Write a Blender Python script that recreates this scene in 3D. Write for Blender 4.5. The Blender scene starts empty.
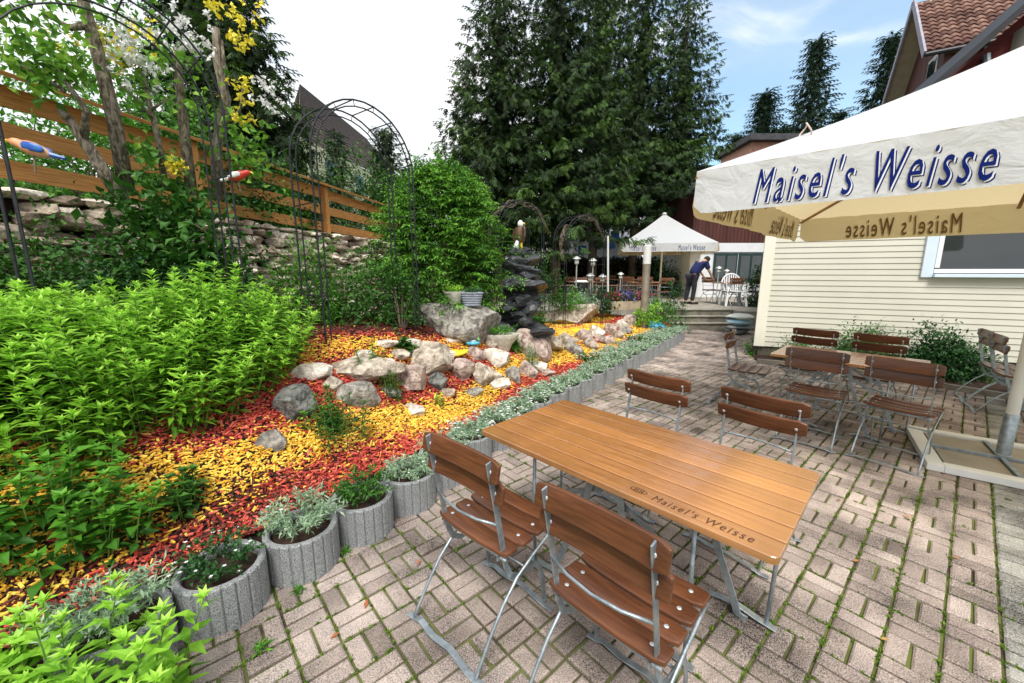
import bpy, bmesh, math, random
import numpy as np
from math import sin, cos, pi, radians
from mathutils import Vector, Matrix

random.seed(7); RS = np.random.RandomState(11)
sc = bpy.context.scene
COL = sc.collection
# ------------------------------------------------------------------ camera geometry
F_, HOR, CX, CY, H = 395.0, 271.0, 512.0, 341.5, 1.6
TH = math.atan((CY - HOR) / F_)
def ray(px, py):
    a = (px - CX) / F_; b = -(py - CY) / F_
    return Vector((a, cos(TH) + b * sin(TH), -sin(TH) + b * cos(TH)))
def G(px, py, z=0.0):                       # point of the view ray at height z
    r = ray(px, py); t = (z - H) / r.z
    return Vector((r.x * t, r.y * t, z))
def D(px, py, Y):                           # point of the view ray at forward distance Y
    r = ray(px, py); t = Y / r.y
    return Vector((r.x * t, Y, H + r.z * t))

# ------------------------------------------------------------------ materials
MATS = {}
def nt(name):
    m = bpy.data.materials.new(name); m.use_nodes = True
    n = m.node_tree.nodes; l = m.node_tree.links
    return m, n, l, n['Principled BSDF']
def mat(name, c1, c2=None, scale=8, rough=.7, bump=0, metal=0, detail=6, spec=.4, coat=0, stretch=(1, 1, 1), dist=0, bscale=None, lo=.3, hi=.7):
    if name in MATS: return MATS[name]
    m, n, l, b = nt(name)
    c2 = c2 or tuple(x * .8 for x in c1)
    tc = n.new('ShaderNodeTexCoord'); mp = n.new('ShaderNodeMapping'); mp.inputs['Scale'].default_value = stretch
    l.new(tc.outputs['Object'], mp.inputs[0])
    no = n.new('ShaderNodeTexNoise'); no.inputs['Scale'].default_value = scale; no.inputs['Detail'].default_value = detail
    no.inputs['Distortion'].default_value = dist
    l.new(mp.outputs[0], no.inputs['Vector'])
    r = n.new('ShaderNodeValToRGB'); r.color_ramp.elements[0].position = lo; r.color_ramp.elements[1].position = hi
    r.color_ramp.elements[0].color = (*c1, 1); r.color_ramp.elements[1].color = (*c2, 1)
    l.new(no.outputs['Fac'], r.inputs[0]); l.new(r.outputs[0], b.inputs['Base Color'])
    b.inputs['Roughness'].default_value = rough; b.inputs['Metallic'].default_value = metal
    if coat:
        oi = n.new('ShaderNodeObjectInfo'); m5 = n.new('ShaderNodeMapRange'); m5.inputs[3].default_value = .78; m5.inputs[4].default_value = 1.2; l.new(oi.outputs['Random'], m5.inputs[0])
        n5 = n.new('ShaderNodeTexNoise'); n5.inputs['Scale'].default_value = 3.0; n5.inputs['Detail'].default_value = 5; l.new(tc.outputs['Object'], n5.inputs['Vector'])
        m6 = n.new('ShaderNodeMapRange'); m6.inputs[1].default_value = .35; m6.inputs[2].default_value = .65; m6.inputs[3].default_value = .82; m6.inputs[4].default_value = 1.15; l.new(n5.outputs['Fac'], m6.inputs[0])
        mm = n.new('ShaderNodeMath'); mm.operation = 'MULTIPLY'; l.new(m5.outputs[0], mm.inputs[0]); l.new(m6.outputs[0], mm.inputs[1])
        v5 = n.new('ShaderNodeVectorMath'); v5.operation = 'SCALE'; l.new(r.outputs[0], v5.inputs[0]); l.new(mm.outputs[0], v5.inputs['Scale']); l.new(v5.outputs[0], b.inputs['Base Color'])
        n6 = n.new('ShaderNodeTexNoise'); n6.inputs['Scale'].default_value = 9; n6.inputs['Detail'].default_value = 9; n6.inputs['Distortion'].default_value = 1.5; l.new(tc.outputs['Object'], n6.inputs['Vector'])
        m7 = n.new('ShaderNodeMapRange'); m7.inputs[1].default_value = .35; m7.inputs[2].default_value = .7; m7.inputs[3].default_value = .10; m7.inputs[4].default_value = .34; l.new(n6.outputs['Fac'], m7.inputs[0]); l.new(m7.outputs[0], b.inputs['Coat Roughness'])
    b.inputs['Specular IOR Level'].default_value = spec
    if coat: b.inputs['Coat Weight'].default_value = coat; b.inputs['Coat Roughness'].default_value = .16
    if bump:
        n2 = n.new('ShaderNodeTexNoise'); n2.inputs['Scale'].default_value = bscale or scale * 3; n2.inputs['Detail'].default_value = 8
        l.new(mp.outputs[0], n2.inputs['Vector'])
        bp = n.new('ShaderNodeBump'); bp.inputs['Strength'].default_value = bump; bp.inputs['Distance'].default_value = .02
        l.new(n2.outputs['Fac'], bp.inputs['Height']); l.new(bp.outputs[0], b.inputs['Normal'])
    MATS[name] = m; return m
def attr_mat(name, stops, rough=.6, trans=0, speck=0, bump=0, spec=.3, tcol=None, bscale=160):
    """colour from the per-face attribute rnd; stops = [(pos, colour), ...]"""
    if name in MATS: return MATS[name]
    m, n, l, b = nt(name)
    at = n.new('ShaderNodeAttribute'); at.attribute_name = 'rnd'
    r = n.new('ShaderNodeValToRGB'); e = r.color_ramp.elements
    e[0].position = stops[0][0]; e[0].color = (*stops[0][1], 1)
    e[1].position = stops[-1][0]; e[1].color = (*stops[-1][1], 1)
    for p, c in stops[1:-1]:
        x = e.new(p); x.color = (*c, 1)
    l.new(at.outputs['Fac'], r.inputs[0]); out = r.outputs[0]
    tc = n.new('ShaderNodeTexCoord')
    if speck:
        no = n.new('ShaderNodeTexNoise'); no.inputs['Scale'].default_value = bscale; no.inputs['Detail'].default_value = 4
        l.new(tc.outputs['Object'], no.inputs['Vector'])
        n3 = n.new('ShaderNodeTexNoise'); n3.inputs['Scale'].default_value = 2.2; n3.inputs['Detail'].default_value = 5
        l.new(tc.outputs['Object'], n3.inputs['Vector'])
        ad = n.new('ShaderNodeMath'); ad.operation = 'ADD'; l.new(no.outputs['Fac'], ad.inputs[0]); l.new(n3.outputs['Fac'], ad.inputs[1])
        mr = n.new('ShaderNodeMapRange'); mr.inputs[1].default_value = .72; mr.inputs[2].default_value = 1.28
        mr.inputs[3].default_value = 1 - speck; mr.inputs[4].default_value = 1 + speck
        l.new(ad.outputs[0], mr.inputs[0])
        mu = n.new('ShaderNodeVectorMath'); mu.operation = 'SCALE'; l.new(out, mu.inputs[0]); l.new(mr.outputs[0], mu.inputs['Scale'])
        out = mu.outputs[0]
        if bump:
            bp = n.new('ShaderNodeBump'); bp.inputs['Strength'].default_value = bump; bp.inputs['Distance'].default_value = .006
            l.new(no.outputs['Fac'], bp.inputs['Height']); l.new(bp.outputs[0], b.inputs['Normal'])
    l.new(out, b.inputs['Base Color']); b.inputs['Roughness'].default_value = rough; b.inputs['Specular IOR Level'].default_value = spec
    if trans:
        t = n.new('ShaderNodeBsdfTranslucent'); mx = n.new('ShaderNodeMixShader'); mx.inputs[0].default_value = trans
        if tcol:
            t.inputs[0].default_value = (*tcol, 1)
        else: l.new(out, t.inputs[0])
        l.new(b.outputs[0], mx.inputs[1]); l.new(t.outputs[0], mx.inputs[2]); l.new(mx.outputs[0], n['Material Output'].inputs[0])
    MATS[name] = m; return m

# ------------------------------------------------------------------ object helpers
def tag(o, label=None, cat=None, group=None, kind=None):
    if label: o['label'] = label
    if cat: o['category'] = cat
    if group: o['group'] = group
    if kind: o['kind'] = kind
    return o
def empty(name, loc, rz=0, label=None, cat=None, group=None):
    o = bpy.data.objects.new(name, None); COL.objects.link(o); o.location = loc; o.rotation_euler = (0, 0, rz)
    o.empty_display_size = .1
    return tag(o, label, cat, group)
def mesh_np(name, V, Fc, m, parent=None, rnd=None, smooth=False, loc=None):
    V = np.asarray(V, dtype=np.float32).reshape(-1, 3); Fc = np.asarray(Fc, dtype=np.int32)
    me = bpy.data.meshes.new(name); k = Fc.shape[1]
    me.vertices.add(len(V)); me.vertices.foreach_set('co', V.ravel())
    me.loops.add(Fc.size); me.loops.foreach_set('vertex_index', Fc.ravel())
    me.polygons.add(len(Fc)); me.polygons.foreach_set('loop_start', np.arange(0, Fc.size, k, dtype=np.int32))
    me.update(calc_edges=True)
    if rnd is not None:
        a = me.attributes.new('rnd', 'FLOAT', 'FACE'); a.data.foreach_set('value', np.asarray(rnd, dtype=np.float32))
    me.polygons.foreach_set('use_smooth', np.full(len(Fc), smooth))
    me.materials.append(m)
    o = bpy.data.objects.new(name, me); COL.objects.link(o); o.parent = parent
    if loc is not None: o.location = loc
    return o
class MB:
    def __init__(s): s.v = []; s.f = []; s.r = []
    def add(s, vs, fs, r=None):
        b = len(s.v); s.v += [tuple(v) for v in vs]; s.f += [tuple(i + b for i in f) for f in fs]
        s.r += [r if r is not None else 0] * len(fs)
    def box(s, c, d, M=None, r=None, taper=1.0):
        x, y, z = d[0] / 2, d[1] / 2, d[2] / 2
        vs = [Vector((sx * x * (taper if sz > 0 else 1), sy * y * (taper if sz > 0 else 1), sz * z)) for sx in (-1, 1) for sy in (-1, 1) for sz in (-1, 1)]
        if M is not None: vs = [M @ v for v in vs]
        c = Vector(c); vs = [v + c for v in vs]
        s.add(vs, [(0, 1, 3, 2), (4, 6, 7, 5), (0, 4, 5, 1), (2, 3, 7, 6), (0, 2, 6, 4), (1, 5, 7, 3)], r)
    def prism(s, poly, h0, h1):             # poly: xy list, extrude z
        n = len(poly)
        vs = [(x, y, h0) for x, y in poly] + [(x, y, h1) for x, y in poly]
        s.add(vs, [tuple(range(n - 1, -1, -1)), tuple(range(n, 2 * n))] + [(i, (i + 1) % n, n + (i + 1) % n, n + i) for i in range(n)])
    def tube(s, pts, rad, n=8, flat=None, cap=True):
        """flat=(w,t,axis): a rectangular strip instead of a round bar, t measured along axis"""
        pts = [Vector(p) for p in pts]
        rr = rad if isinstance(rad, (list, tuple)) else [rad] * len(pts)
        b = len(s.v); up = Vector((0, 0, 1)); prev = None; N = 4 if flat else n
        for i, p in enumerate(pts):
            t = (pts[min(i + 1, len(pts) - 1)] - pts[max(i - 1, 0)]).normalized()
            if flat:
                a = Vector(flat[2]).normalized(); a = (a - t * a.dot(t)).normalized(); c = t.cross(a)
                ring = [p + c * (sx * flat[0] / 2) + a * (sy * flat[1] / 2) for sx, sy in ((-1, -1), (1, -1), (1, 1), (-1, 1))]
            else:
                if prev is None:
                    a = t.cross(up if abs(t.z) < .9 else Vector((1, 0, 0))).normalized()
                else: a = (prev - t * prev.dot(t)).normalized()
                prev = a; c = t.cross(a)
                ring = [p + (a * cos(2 * pi * k / n) + c * sin(2 * pi * k / n)) * rr[i] for k in range(n)]
            s.v += [tuple(v) for v in ring]
        for i in range(len(pts) - 1):
            for k in range(N):
                s.f.append((b + i * N + k, b + i * N + (k + 1) % N, b + (i + 1) * N + (k + 1) % N, b + (i + 1) * N + k)); s.r.append(0)
        if cap:
            s.f.append(tuple(b + k for k in range(N - 1, -1, -1))); e = b + (len(pts) - 1) * N
            s.f.append(tuple(e + k for k in range(N))); s.r += [0, 0]
    def lathe(s, prof, c=(0, 0, 0), n=24, sy=1.0):
        b = len(s.v); c = Vector(c)
        for r, z in prof:
            for k in range(n):
                s.v.append(tuple(c + Vector((r * cos(2 * pi * k / n), sy * r * sin(2 * pi * k / n), z))))
        for i in range(len(prof) - 1):
            for k in range(n):
                s.f.append((b + i * n + k, b + i * n + (k + 1) % n, b + (i + 1) * n + (k + 1) % n, b + (i + 1) * n + k)); s.r.append(0)
        s.f.append(tuple(b + k for k in range(n - 1, -1, -1))); e = b + (len(prof) - 1) * n
        s.f.append(tuple(e + k for k in range(n))); s.r += [0, 0]
    def build(s, name, m, parent=None, bevel=0, seg=2, smooth=False, rnd=False, loc=None, auto=False):
        me = bpy.data.meshes.new(name); me.from_pydata(s.v, [], s.f); me.update()
        if rnd:
            a = me.attributes.new('rnd', 'FLOAT', 'FACE'); a.data.foreach_set('value', s.r)
        if bevel:
            bm = bmesh.new(); bm.from_mesh(me)
            bmesh.ops.bevel(bm, geom=bm.edges[:], offset=bevel, segments=seg, profile=.7, affect='EDGES', clamp_overlap=True)
            bm.to_mesh(me); bm.free()
        if smooth:
            me.polygons.foreach_set('use_smooth', [True] * len(me.polygons))
            if auto: me.set_sharp_from_angle(angle=radians(40))
        me.materials.append(m)
        o = bpy.data.objects.new(name, me); COL.objects.link(o); o.parent = parent
        if loc is not None: o.location = loc
        return o
def kids(o, cache={}):
    return [c for c in o.children]
def copy_tree(o, parent=None):
    c = o.copy(); COL.objects.link(c); c.parent = parent
    for ch in kids(o): copy_tree(ch, c)
    return c
def place(o, loc, rz, label, group=None, scale=None):
    o.location = loc; o.rotation_euler = (0, 0, rz); o['label'] = label
    if group: o['group'] = group
    if scale: o.scale = (scale,) * 3
    return o
ORD = ['first', 'second', 'third', 'fourth', 'fifth', 'sixth', 'seventh', 'eighth', 'ninth', 'tenth', 'eleventh', 'twelfth', 'thirteenth', 'fourteenth', 'fifteenth', 'sixteenth', 'seventeenth', 'eighteenth', 'nineteenth', 'twentieth', 'twenty-first', 'twenty-second', 'twenty-third', 'twenty-fourth', 'twenty-fifth', 'twenty-sixth', 'twenty-seventh', 'twenty-eighth', 'twenty-ninth', 'thirtieth', 'thirty-first', 'thirty-second']

# ------------------------------------------------------------------ leaves
def norm(a): return a / np.maximum(np.linalg.norm(a, axis=1, keepdims=True), 1e-9)
def leafset(P, Dr, N, L, W, droop=.25, fold=.15):
    """5-vertex folded leaves: base, left, mid, right, tip"""
    P = np.asarray(P, float); Dr = norm(np.asarray(Dr, float)); n = len(P)
    N = np.asarray(N, float); N = norm(N - Dr * (N * Dr).sum(1, keepdims=True)); S = np.cross(Dr, N)
    L = np.broadcast_to(np.asarray(L, float), (n,))[:, None]; W = np.broadcast_to(np.asarray(W, float), (n,))[:, None]
    mid = P + Dr * L * .45 + N * L * .03
    tip = P + Dr * L - N * L * droop
    lf = mid + S * W * .5 + N * W * fold; rt = mid - S * W * .5 + N * W * fold
    V = np.stack([P, lf, mid, rt, tip], 1).reshape(-1, 3)
    b = (np.arange(n) * 5)[:, None]
    F = np.concatenate([b + np.array([[0, 2, 1]]), b + np.array([[0, 3, 2]]), b + np.array([[1, 2, 4]]), b + np.array([[2, 3, 4]])], 1).reshape(-1, 3)
    return V, F
def leaf_obj(name, P, Dr, N, L, W, m, parent=None, rnd=None, droop=.25, fold=.15):
    V, F = leafset(P, Dr, N, L, W, droop, fold)
    if rnd is None: rnd = RS.rand(len(P))
    return mesh_np(name, V, F, m, parent, np.repeat(rnd, 4))
def rdir(n, up=0.0):
    v = RS.normal(size=(n, 3)); v[:, 2] += up; return norm(v)

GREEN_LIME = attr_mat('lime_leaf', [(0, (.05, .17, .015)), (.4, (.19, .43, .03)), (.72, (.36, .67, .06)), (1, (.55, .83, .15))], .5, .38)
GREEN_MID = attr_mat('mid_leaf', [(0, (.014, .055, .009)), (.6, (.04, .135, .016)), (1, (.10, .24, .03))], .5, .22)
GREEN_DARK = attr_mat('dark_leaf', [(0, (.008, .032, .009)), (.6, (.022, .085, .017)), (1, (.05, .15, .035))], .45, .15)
GREEN_FERN = attr_mat('fern_leaf', [(0, (.03, .12, .012)), (.6, (.09, .28, .02)), (1, (.17, .42, .04))], .5, .3)
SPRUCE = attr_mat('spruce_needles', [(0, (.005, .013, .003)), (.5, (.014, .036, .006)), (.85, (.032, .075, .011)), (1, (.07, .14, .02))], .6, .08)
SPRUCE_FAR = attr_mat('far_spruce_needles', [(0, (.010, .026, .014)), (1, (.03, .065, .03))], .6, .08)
SILVER = attr_mat('silver_leaf', [(0, (.13, .22, .12)), (.6, (.27, .40, .24)), (1, (.45, .56, .40))], .6, .2)
WHITE_P = attr_mat('white_petal', [(0, (.7, .7, .68)), (1, (.85, .85, .85))], .6, .25)
YELLOW_P = attr_mat('yellow_petal', [(0, (.75, .60, .03)), (1, (.85, .78, .10))], .6, .25)
RED_P = attr_mat('red_petal', [(0, (.45, .02, .03)), (1, (.6, .05, .25))], .6, .2)
BLUE_P = attr_mat('violet_petal', [(0, (.10, .06, .4)), (1, (.25, .15, .6))], .6, .2)
BARK = mat('bark', (.085, .065, .045), (.22, .18, .13), 14, .9, .8, stretch=(1, 1, .25))
BARK_G = mat('grey_bark', (.085, .065, .045), (.33, .28, .21), 34, .9, 1.0, stretch=(1, 1, .35), dist=1, bscale=60, lo=.38, hi=.66)
STEM = mat('green_stem', (.06, .14, .02), (.12, .22, .04), 20, .7)

# ------------------------------------------------------------------ terrain
LINE = np.array([(-3.1, -.5), (-2.15, .6), (-1.60, 1.36), (-1.36, 1.70), (-1.13, 1.99), (-.91, 2.29), (-.69, 2.60), (-.33, 3.25), (.43, 4.40), (.80, 4.92), (1.3, 5.6), (2.03, 6.6), (3.27, 8.3), (4.0, 9.4), (4.35, 10.3), (4.4, 11.2)])
def sdist(x, y):
    x = np.asarray(x, float); y = np.asarray(y, float)
    best = np.full(x.shape, 1e9); sg = np.ones(x.shape)
    for (ax, ay), (bx, by) in zip(LINE[:-1], LINE[1:]):
        dx, dy = bx - ax, by - ay; L2 = dx * dx + dy * dy
        t = np.clip(((x - ax) * dx + (y - ay) * dy) / L2, 0, 1)
        qx, qy = x - ax - t * dx, y - ay - t * dy
        d = np.hypot(qx, qy); m = d < best - 1e-9
        s = np.where(dx * qy - dy * qx > 0, 1, -1)
        best = np.where(m, d, best); sg = np.where(m, s, sg)
    return best * sg
def sstep(a, b, x):
    t = np.clip((x - a) / (b - a), 0, 1); return t * t * (3 - 2 * t)
def wob(x, y): return .025 * np.sin(x * 3.1 + y * 1.7) + .02 * np.sin(y * 4.3 - x * 2.2) + .012 * np.sin(x * 9 + 1.3 * y) * np.cos(y * 8)
def bedH(x, y):
    x = np.asarray(x, float); y = np.asarray(y, float)
    d = sdist(x, y); A = .95 - .58 * sstep(4.5, 9.5, y + .45 * np.maximum(x, 0))
    z = .2 + (A - .2) * sstep(.15, 1.75, d) + .05 * np.clip(d - 1.75, 0, 3) + wob(x, y) * sstep(.05, .5, d)
    return np.where(d < .13, -.08, np.where(d < .17, .14, z))
def bz(x, y): return float(bedH(np.array([x]), np.array([y]))[0])
def TG(px, py, lo=.8, hi=14):                # where the view ray meets the bed
    r = ray(px, py); t = lo
    while t < hi:
        p = r * t; z = H + p.z
        if z <= bz(p.x, p.y): break
        t += .02
    p = r * t; return Vector((p.x, p.y, bz(p.x, p.y)))
def grid_obj(name, x0, x1, y0, y1, st, fz, m):
    xs = np.arange(x0, x1 + st, st); ys = np.arange(y0, y1 + st, st)
    X, Y = np.meshgrid(xs, ys); Z = fz(X, Y); nx = len(xs); ny = len(ys)
    V = np.stack([X, Y, Z], -1).reshape(-1, 3); i = np.arange((ny - 1) * (nx - 1)); r, c = i // (nx - 1), i % (nx - 1)
    a = r * nx + c; F = np.stack([a, a + 1, a + nx + 1, a + nx], 1)
    return mesh_np(name, V, F, m, smooth=True)
SOIL = mat('soil', (.018, .010, .007), (.06, .03, .018), 18, .95, .8)
o = grid_obj('garden_bed', -5.6, 4.6, -.6, 11.4, .06, bedH, SOIL); tag(o, kind='structure')
def xwall(y): return -4.75 + (y - 3.2) * .21
def hillH(X, Y):
    d = xwall(Y) - X
    return np.where(d < .12, -1.0, 2.32 + .16 * np.clip(d, 0, 30) + .1 * np.sin(X * 1.3) * np.cos(Y))
o = grid_obj('hill', -34, -2.2, -2, 40, .5, hillH, mat('grass_hill', (.02, .06, .012), (.05, .12, .02), 3, .95, .5)); tag(o, kind='structure')
mb = MB(); mb.add([(-300, -60, -.1), (300, -60, -.1), (300, 400, -.1), (-300, 400, -.1)], [(0, 1, 2, 3)])
tag(mb.build('ground', mat('ground_far', (.03, .05, .02), (.06, .07, .03), .5, .95)), kind='structure')

# ------------------------------------------------------------------ paving
PHI = radians(40.8); E1 = np.array([cos(PHI), sin(PHI)]); E2 = np.array([sin(PHI), -cos(PHI)])
CELL = .172
ORG = np.array([G(938.5, 683).x, G(938.5, 683).y])      # on a long joint
def wall_side(x, y):                          # >0 on the patio side of the house
    return -((x - 4.63) * .412 + (y - 7.43) * .911)
def in_patio(x, y):
    d = sdist(np.array([x]), np.array([y]))[0]
    return d < .12 and y < 10.85 and x < 9.5 and (wall_side(x, y) > .62 or (x < 4.45 and x > 0) or (y > 7.3 and x < 4.5 + (y - 7.3) * .75))
mb = MB(); rr = random.Random(3)
def brick(cx, cy, l, w, ang, r):
    hgt = rr.uniform(-.005, .004); b = .008; ang += rr.gauss(0, .012)
    M = Matrix.Rotation(ang, 3, 'Z'); tx, ty = rr.uniform(-.012, .012), rr.uniform(-.012, .012)
    a1, w1 = l / 2 - .0062, w / 2 - .0062
    j = [rr.uniform(-.0018, .0018) for _ in range(8)]
    top = [Vector((sx * (a1 - b) + j[k], sy * (w1 - b) + j[k + 4], .032 + hgt + tx * sx * .1 + ty * sy * .1)) for k, (sx, sy) in enumerate(((-1, -1), (1, -1), (1, 1), (-1, 1)))]
    mid = [Vector((sx * a1 + j[k], sy * w1 + j[k + 4], .026 + hgt)) for k, (sx, sy) in enumerate(((-1, -1), (1, -1), (1, 1), (-1, 1)))]
    bot = [Vector((v.x, v.y, .0)) for v in mid]
    vs = [M @ v + Vector((cx, cy, -.032)) for v in top + mid + bot]
    mb.add(vs, [(0, 1, 2, 3)] + [(4 + k, 4 + (k + 1) % 4, (k + 1) % 4, k) for k in range(4)] + [(8 + k, 8 + (k + 1) % 4, 4 + (k + 1) % 4, 4 + k) for k in range(4)], r)
for i in range(-30, 76):
    for k in range(-40, 36):
        c = ORG + E1 * (i + .5) * CELL + E2 * (k + .5) * CELL
        if c[1] < .35 or not in_patio(c[0], c[1]): continue
        if abs(c[0]) > 1.45 * c[1] + .4: continue
        grey = (k == 1)
        if grey or (i + k) % 2 == 0: dirv, ang = E1, PHI - pi / 2
        else: dirv, ang = E2, PHI
        # two bricks side by side, offset along dirv
        for sgn in (-1, 1):
            p = c + dirv * sgn * CELL / 4
            r = rr.uniform(.85, 1) if grey else max(0, min(.8, rr.gauss(.45, .13)))
            brick(p[0], p[1], CELL, CELL / 2, ang, r)
PAVE = attr_mat('paver', [(0, (.15, .12, .10)), (.4, (.295, .24, .21)), (.8, (.42, .35, .31)), (.86, (.22, .215, .19)), (1, (.32, .31, .28))], .85, 0, .95, .8, .25, bscale=210)
tag(mb.build('paving', PAVE, rnd=True), kind='structure')
m, n, l, b = nt('joint_sand')
tc = n.new('ShaderNodeTexCoord'); n1 = n.new('ShaderNodeTexNoise'); n1.inputs['Scale'].default_value = 3.5; n1.inputs['Detail'].default_value = 8
l.new(tc.outputs['Object'], n1.inputs['Vector']); r = n.new('ShaderNodeValToRGB'); e = r.color_ramp.elements
e[0].position = .36; e[0].color = (.05, .036, .022, 1); e[1].position = .55; e[1].color = (.12, .15, .03, 1)
l.new(n1.outputs['Fac'], r.inputs[0]); l.new(r.outputs[0], b.inputs['Base Color']); b.inputs['Roughness'].default_value = .95
mb = MB(); mb.add([(-3.5, -.5, -.016), (12, -.5, -.016), (12, 10.9, -.016), (-3.5, 10.9, -.016)], [(0, 1, 2, 3)])
# keep the joint sheet out of the garden bed: it lies below it there anyway
tag(mb.build('joint_sand', m), kind='structure')
# moss and weeds growing in the joints
P = []; 
for _ in range(30000):
    i = rr.randint(-24, 60); k = rr.randint(-30, 30); f = rr.random()
    if rr.random() < .62: p = ORG + E1 * (i + f) * CELL + E2 * k * CELL
    else: p = ORG + E1 * i * CELL + E2 * (k + f) * CELL
    dd = math.hypot(p[0], p[1])
    if p[1] < .5 or dd > 7 or abs(p[0]) > 1.4 * p[1] + .2: continue
    if sin(p[0] * 2.3 + 1) * cos(p[1] * 1.9) + rr.uniform(-.9, .9) < -.15: continue
    if sdist(np.array([p[0]]), np.array([p[1]]))[0] > -.02 or not in_patio(p[0], p[1]): continue
    nb = rr.randint(8, 22)
    for _ in range(nb): P.append((p[0] + rr.gauss(0, .007), p[1] + rr.gauss(0, .007), -.012))
P = np.array(P); nP = len(P)
Dm = np.stack([RS.normal(size=nP), RS.normal(size=nP), np.full(nP, 1.1)], 1)
o = leaf_obj('moss', P, Dm, rdir(nP), RS.uniform(.008, .024, nP), RS.uniform(.004, .010, nP), attr_mat('moss_leaf', [(0, (.05, .10, .01)), (1, (.20, .32, .03))], .7, .2))
tag(o, 'moss and tiny weeds growing in the paving joints', None, None, 'stuff')

lm = attr_mat('dry_leaf', [(0, (.25, .10, .03)), (.5, (.40, .12, .05)), (1, (.45, .28, .10))], .8)
for k_ in range(16):
    px_, py_ = [(853, 562), (230, 608), (205, 625), (248, 600), (600, 430), (690, 350), (880, 640), (330, 640), (365, 610), (960, 560), (840, 500), (420, 560), (180, 665), (720, 375), (910, 520), (290, 560)][k_]
    q_ = G(px_, py_); o = leaf_obj('fallen_leaf', np.zeros((1, 3)), np.array([[cos(k_), sin(k_), .1]]), np.array([[0, 0, 1.]]), .035 + .01 * (k_ % 3), .02, lm, droop=-.05)
    o.location = (q_.x, q_.y, .006); tag(o, 'small dry brown leaf lying on the paving', 'leaf', 'dry leaves fallen on the paving')
# ------------------------------------------------------------------ wood chip mulch
def chips(name, pts, size, m, kind_label, rnd):
    n = len(pts); L = size * (.45 + 1.6 * RS.rand(n) ** 2); W = size * RS.uniform(.16, .55, n); T = np.full(n, .005) + L * .05
    z = bedH(pts[:, 0], pts[:, 1]) + RS.uniform(.004, .026, n)
    d = RS.normal(size=(n, 3)); d[:, 2] *= .28; d = norm(d); u = RS.normal(size=(n, 3)) * .35; u[:, 2] = 1; u = norm(u - d * (u * d).sum(1, keepdims=True)); s = np.cross(d, u)
    c = np.stack([pts[:, 0], pts[:, 1], z], 1)
    V = []
    for sz in (-1, 1):
        for sx, sy in ((-1, -.8), (1, -1), (1, .7), (-1, 1)):
            V.append(c + d * (L * sx / 2)[:, None] + s * (W * sy / 2)[:, None] + u * (T * sz / 2)[:, None])
    V = np.stack(V, 1).reshape(-1, 3); b = (np.arange(n) * 8)[:, None]
    F = np.concatenate([b + np.array([q]) for q in ([4, 5, 6, 7], [0, 1, 5, 4], [1, 2, 6, 5], [2, 3, 7, 6], [3, 0, 4, 7])], 1).reshape(-1, 4)
    o = mesh_np(name, V, F, m, rnd=np.repeat(rnd, 5)); tag(o, kind_label, None, None, 'stuff'); return o
n = 520000
X = RS.uniform(-4.2, 4.4, n); Y = RS.uniform(.7, 10.8, n); dd = sdist(X, Y)
ok = (dd > .17) & (dd < 3.2) & (X > xwall(Y) + .3) & (np.abs(X) < 1.4 * Y + .2)
dist = np.hypot(X, Y); ok &= RS.rand(n) < np.clip(3.4 / dist, .14, 1) ** 1.1
X, Y, dd, dist = X[ok], Y[ok], dd[ok], dist[ok]
w = dd + .13 * np.sin(X * 2.1 + Y * .7) + .09 * np.sin(X * 5 - Y * 3.3) + RS.normal(size=len(X)) * .07
nearL = sstep(2.6, 1.7, Y)                    # by the first pots dark chips mix in
zone = np.full(len(X), 2)                     # 0 yellow, 1 red, 2 dark
yl = .34 - .08 * nearL; yh = .78 + .35 * nearL; zone = np.where(w < yl, 1, zone); zone = np.where((w >= yl) & (w < yh), 0, zone); zone = np.where((w >= yh) & (w < 1.12), 1, zone)
zone = np.where((w >= 1.12) & (w < 1.30), 0, zone); zone = np.where((w >= 1.30) & (w < 1.40), 1, zone)
far = (Y > 5.6) & (X > -.3); wf = w + .3 * np.sin(Y * 1.4)
zone = np.where(far & (wf > .9) & (wf < 1.45), 0, zone); zone = np.where(far & (wf >= 1.45) & (wf < 1.8), 1, zone); zone = np.where(far & (wf >= 1.8) & (wf < 2.6), 0, zone)
q = RS.rand(len(X)); zone = np.where((nearL > q * .9) & (q < .45) & (w < .5), 2, zone)
zone = np.where(q > .94, RS.randint(0, 3, len(X)), zone)
size = np.clip(.018 + .0036 * dist, .020, .052)
CH_Y = attr_mat('yellow_chip', [(0, (.50, .22, .02)), (.3, (.78, .45, .04)), (1, (.93, .70, .13))], .8, 0, .2)
CH_R = attr_mat('red_chip', [(0, (.20, .02, .012)), (.4, (.44, .045, .03)), (1, (.68, .16, .11))], .8, 0, .2)
CH_D = attr_mat('dark_chip', [(0, (.025, .008, .006)), (.5, (.09, .02, .015)), (1, (.20, .06, .04))], .85, 0, .2)
for z, nm, mm in ((0, 'yellow_mulch', CH_Y), (1, 'red_mulch', CH_R), (2, 'dark_mulch', CH_D)):
    s = zone == z
    chips(nm, np.stack([X[s], Y[s]], 1), size[s], mm, {0: 'bright yellow dyed wood chips in bands over the rockery', 1: 'red dyed wood chips between the rocks and planters', 2: 'dark red-brown wood chips under the shrubs'}[z], RS.rand(s.sum()))

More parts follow.
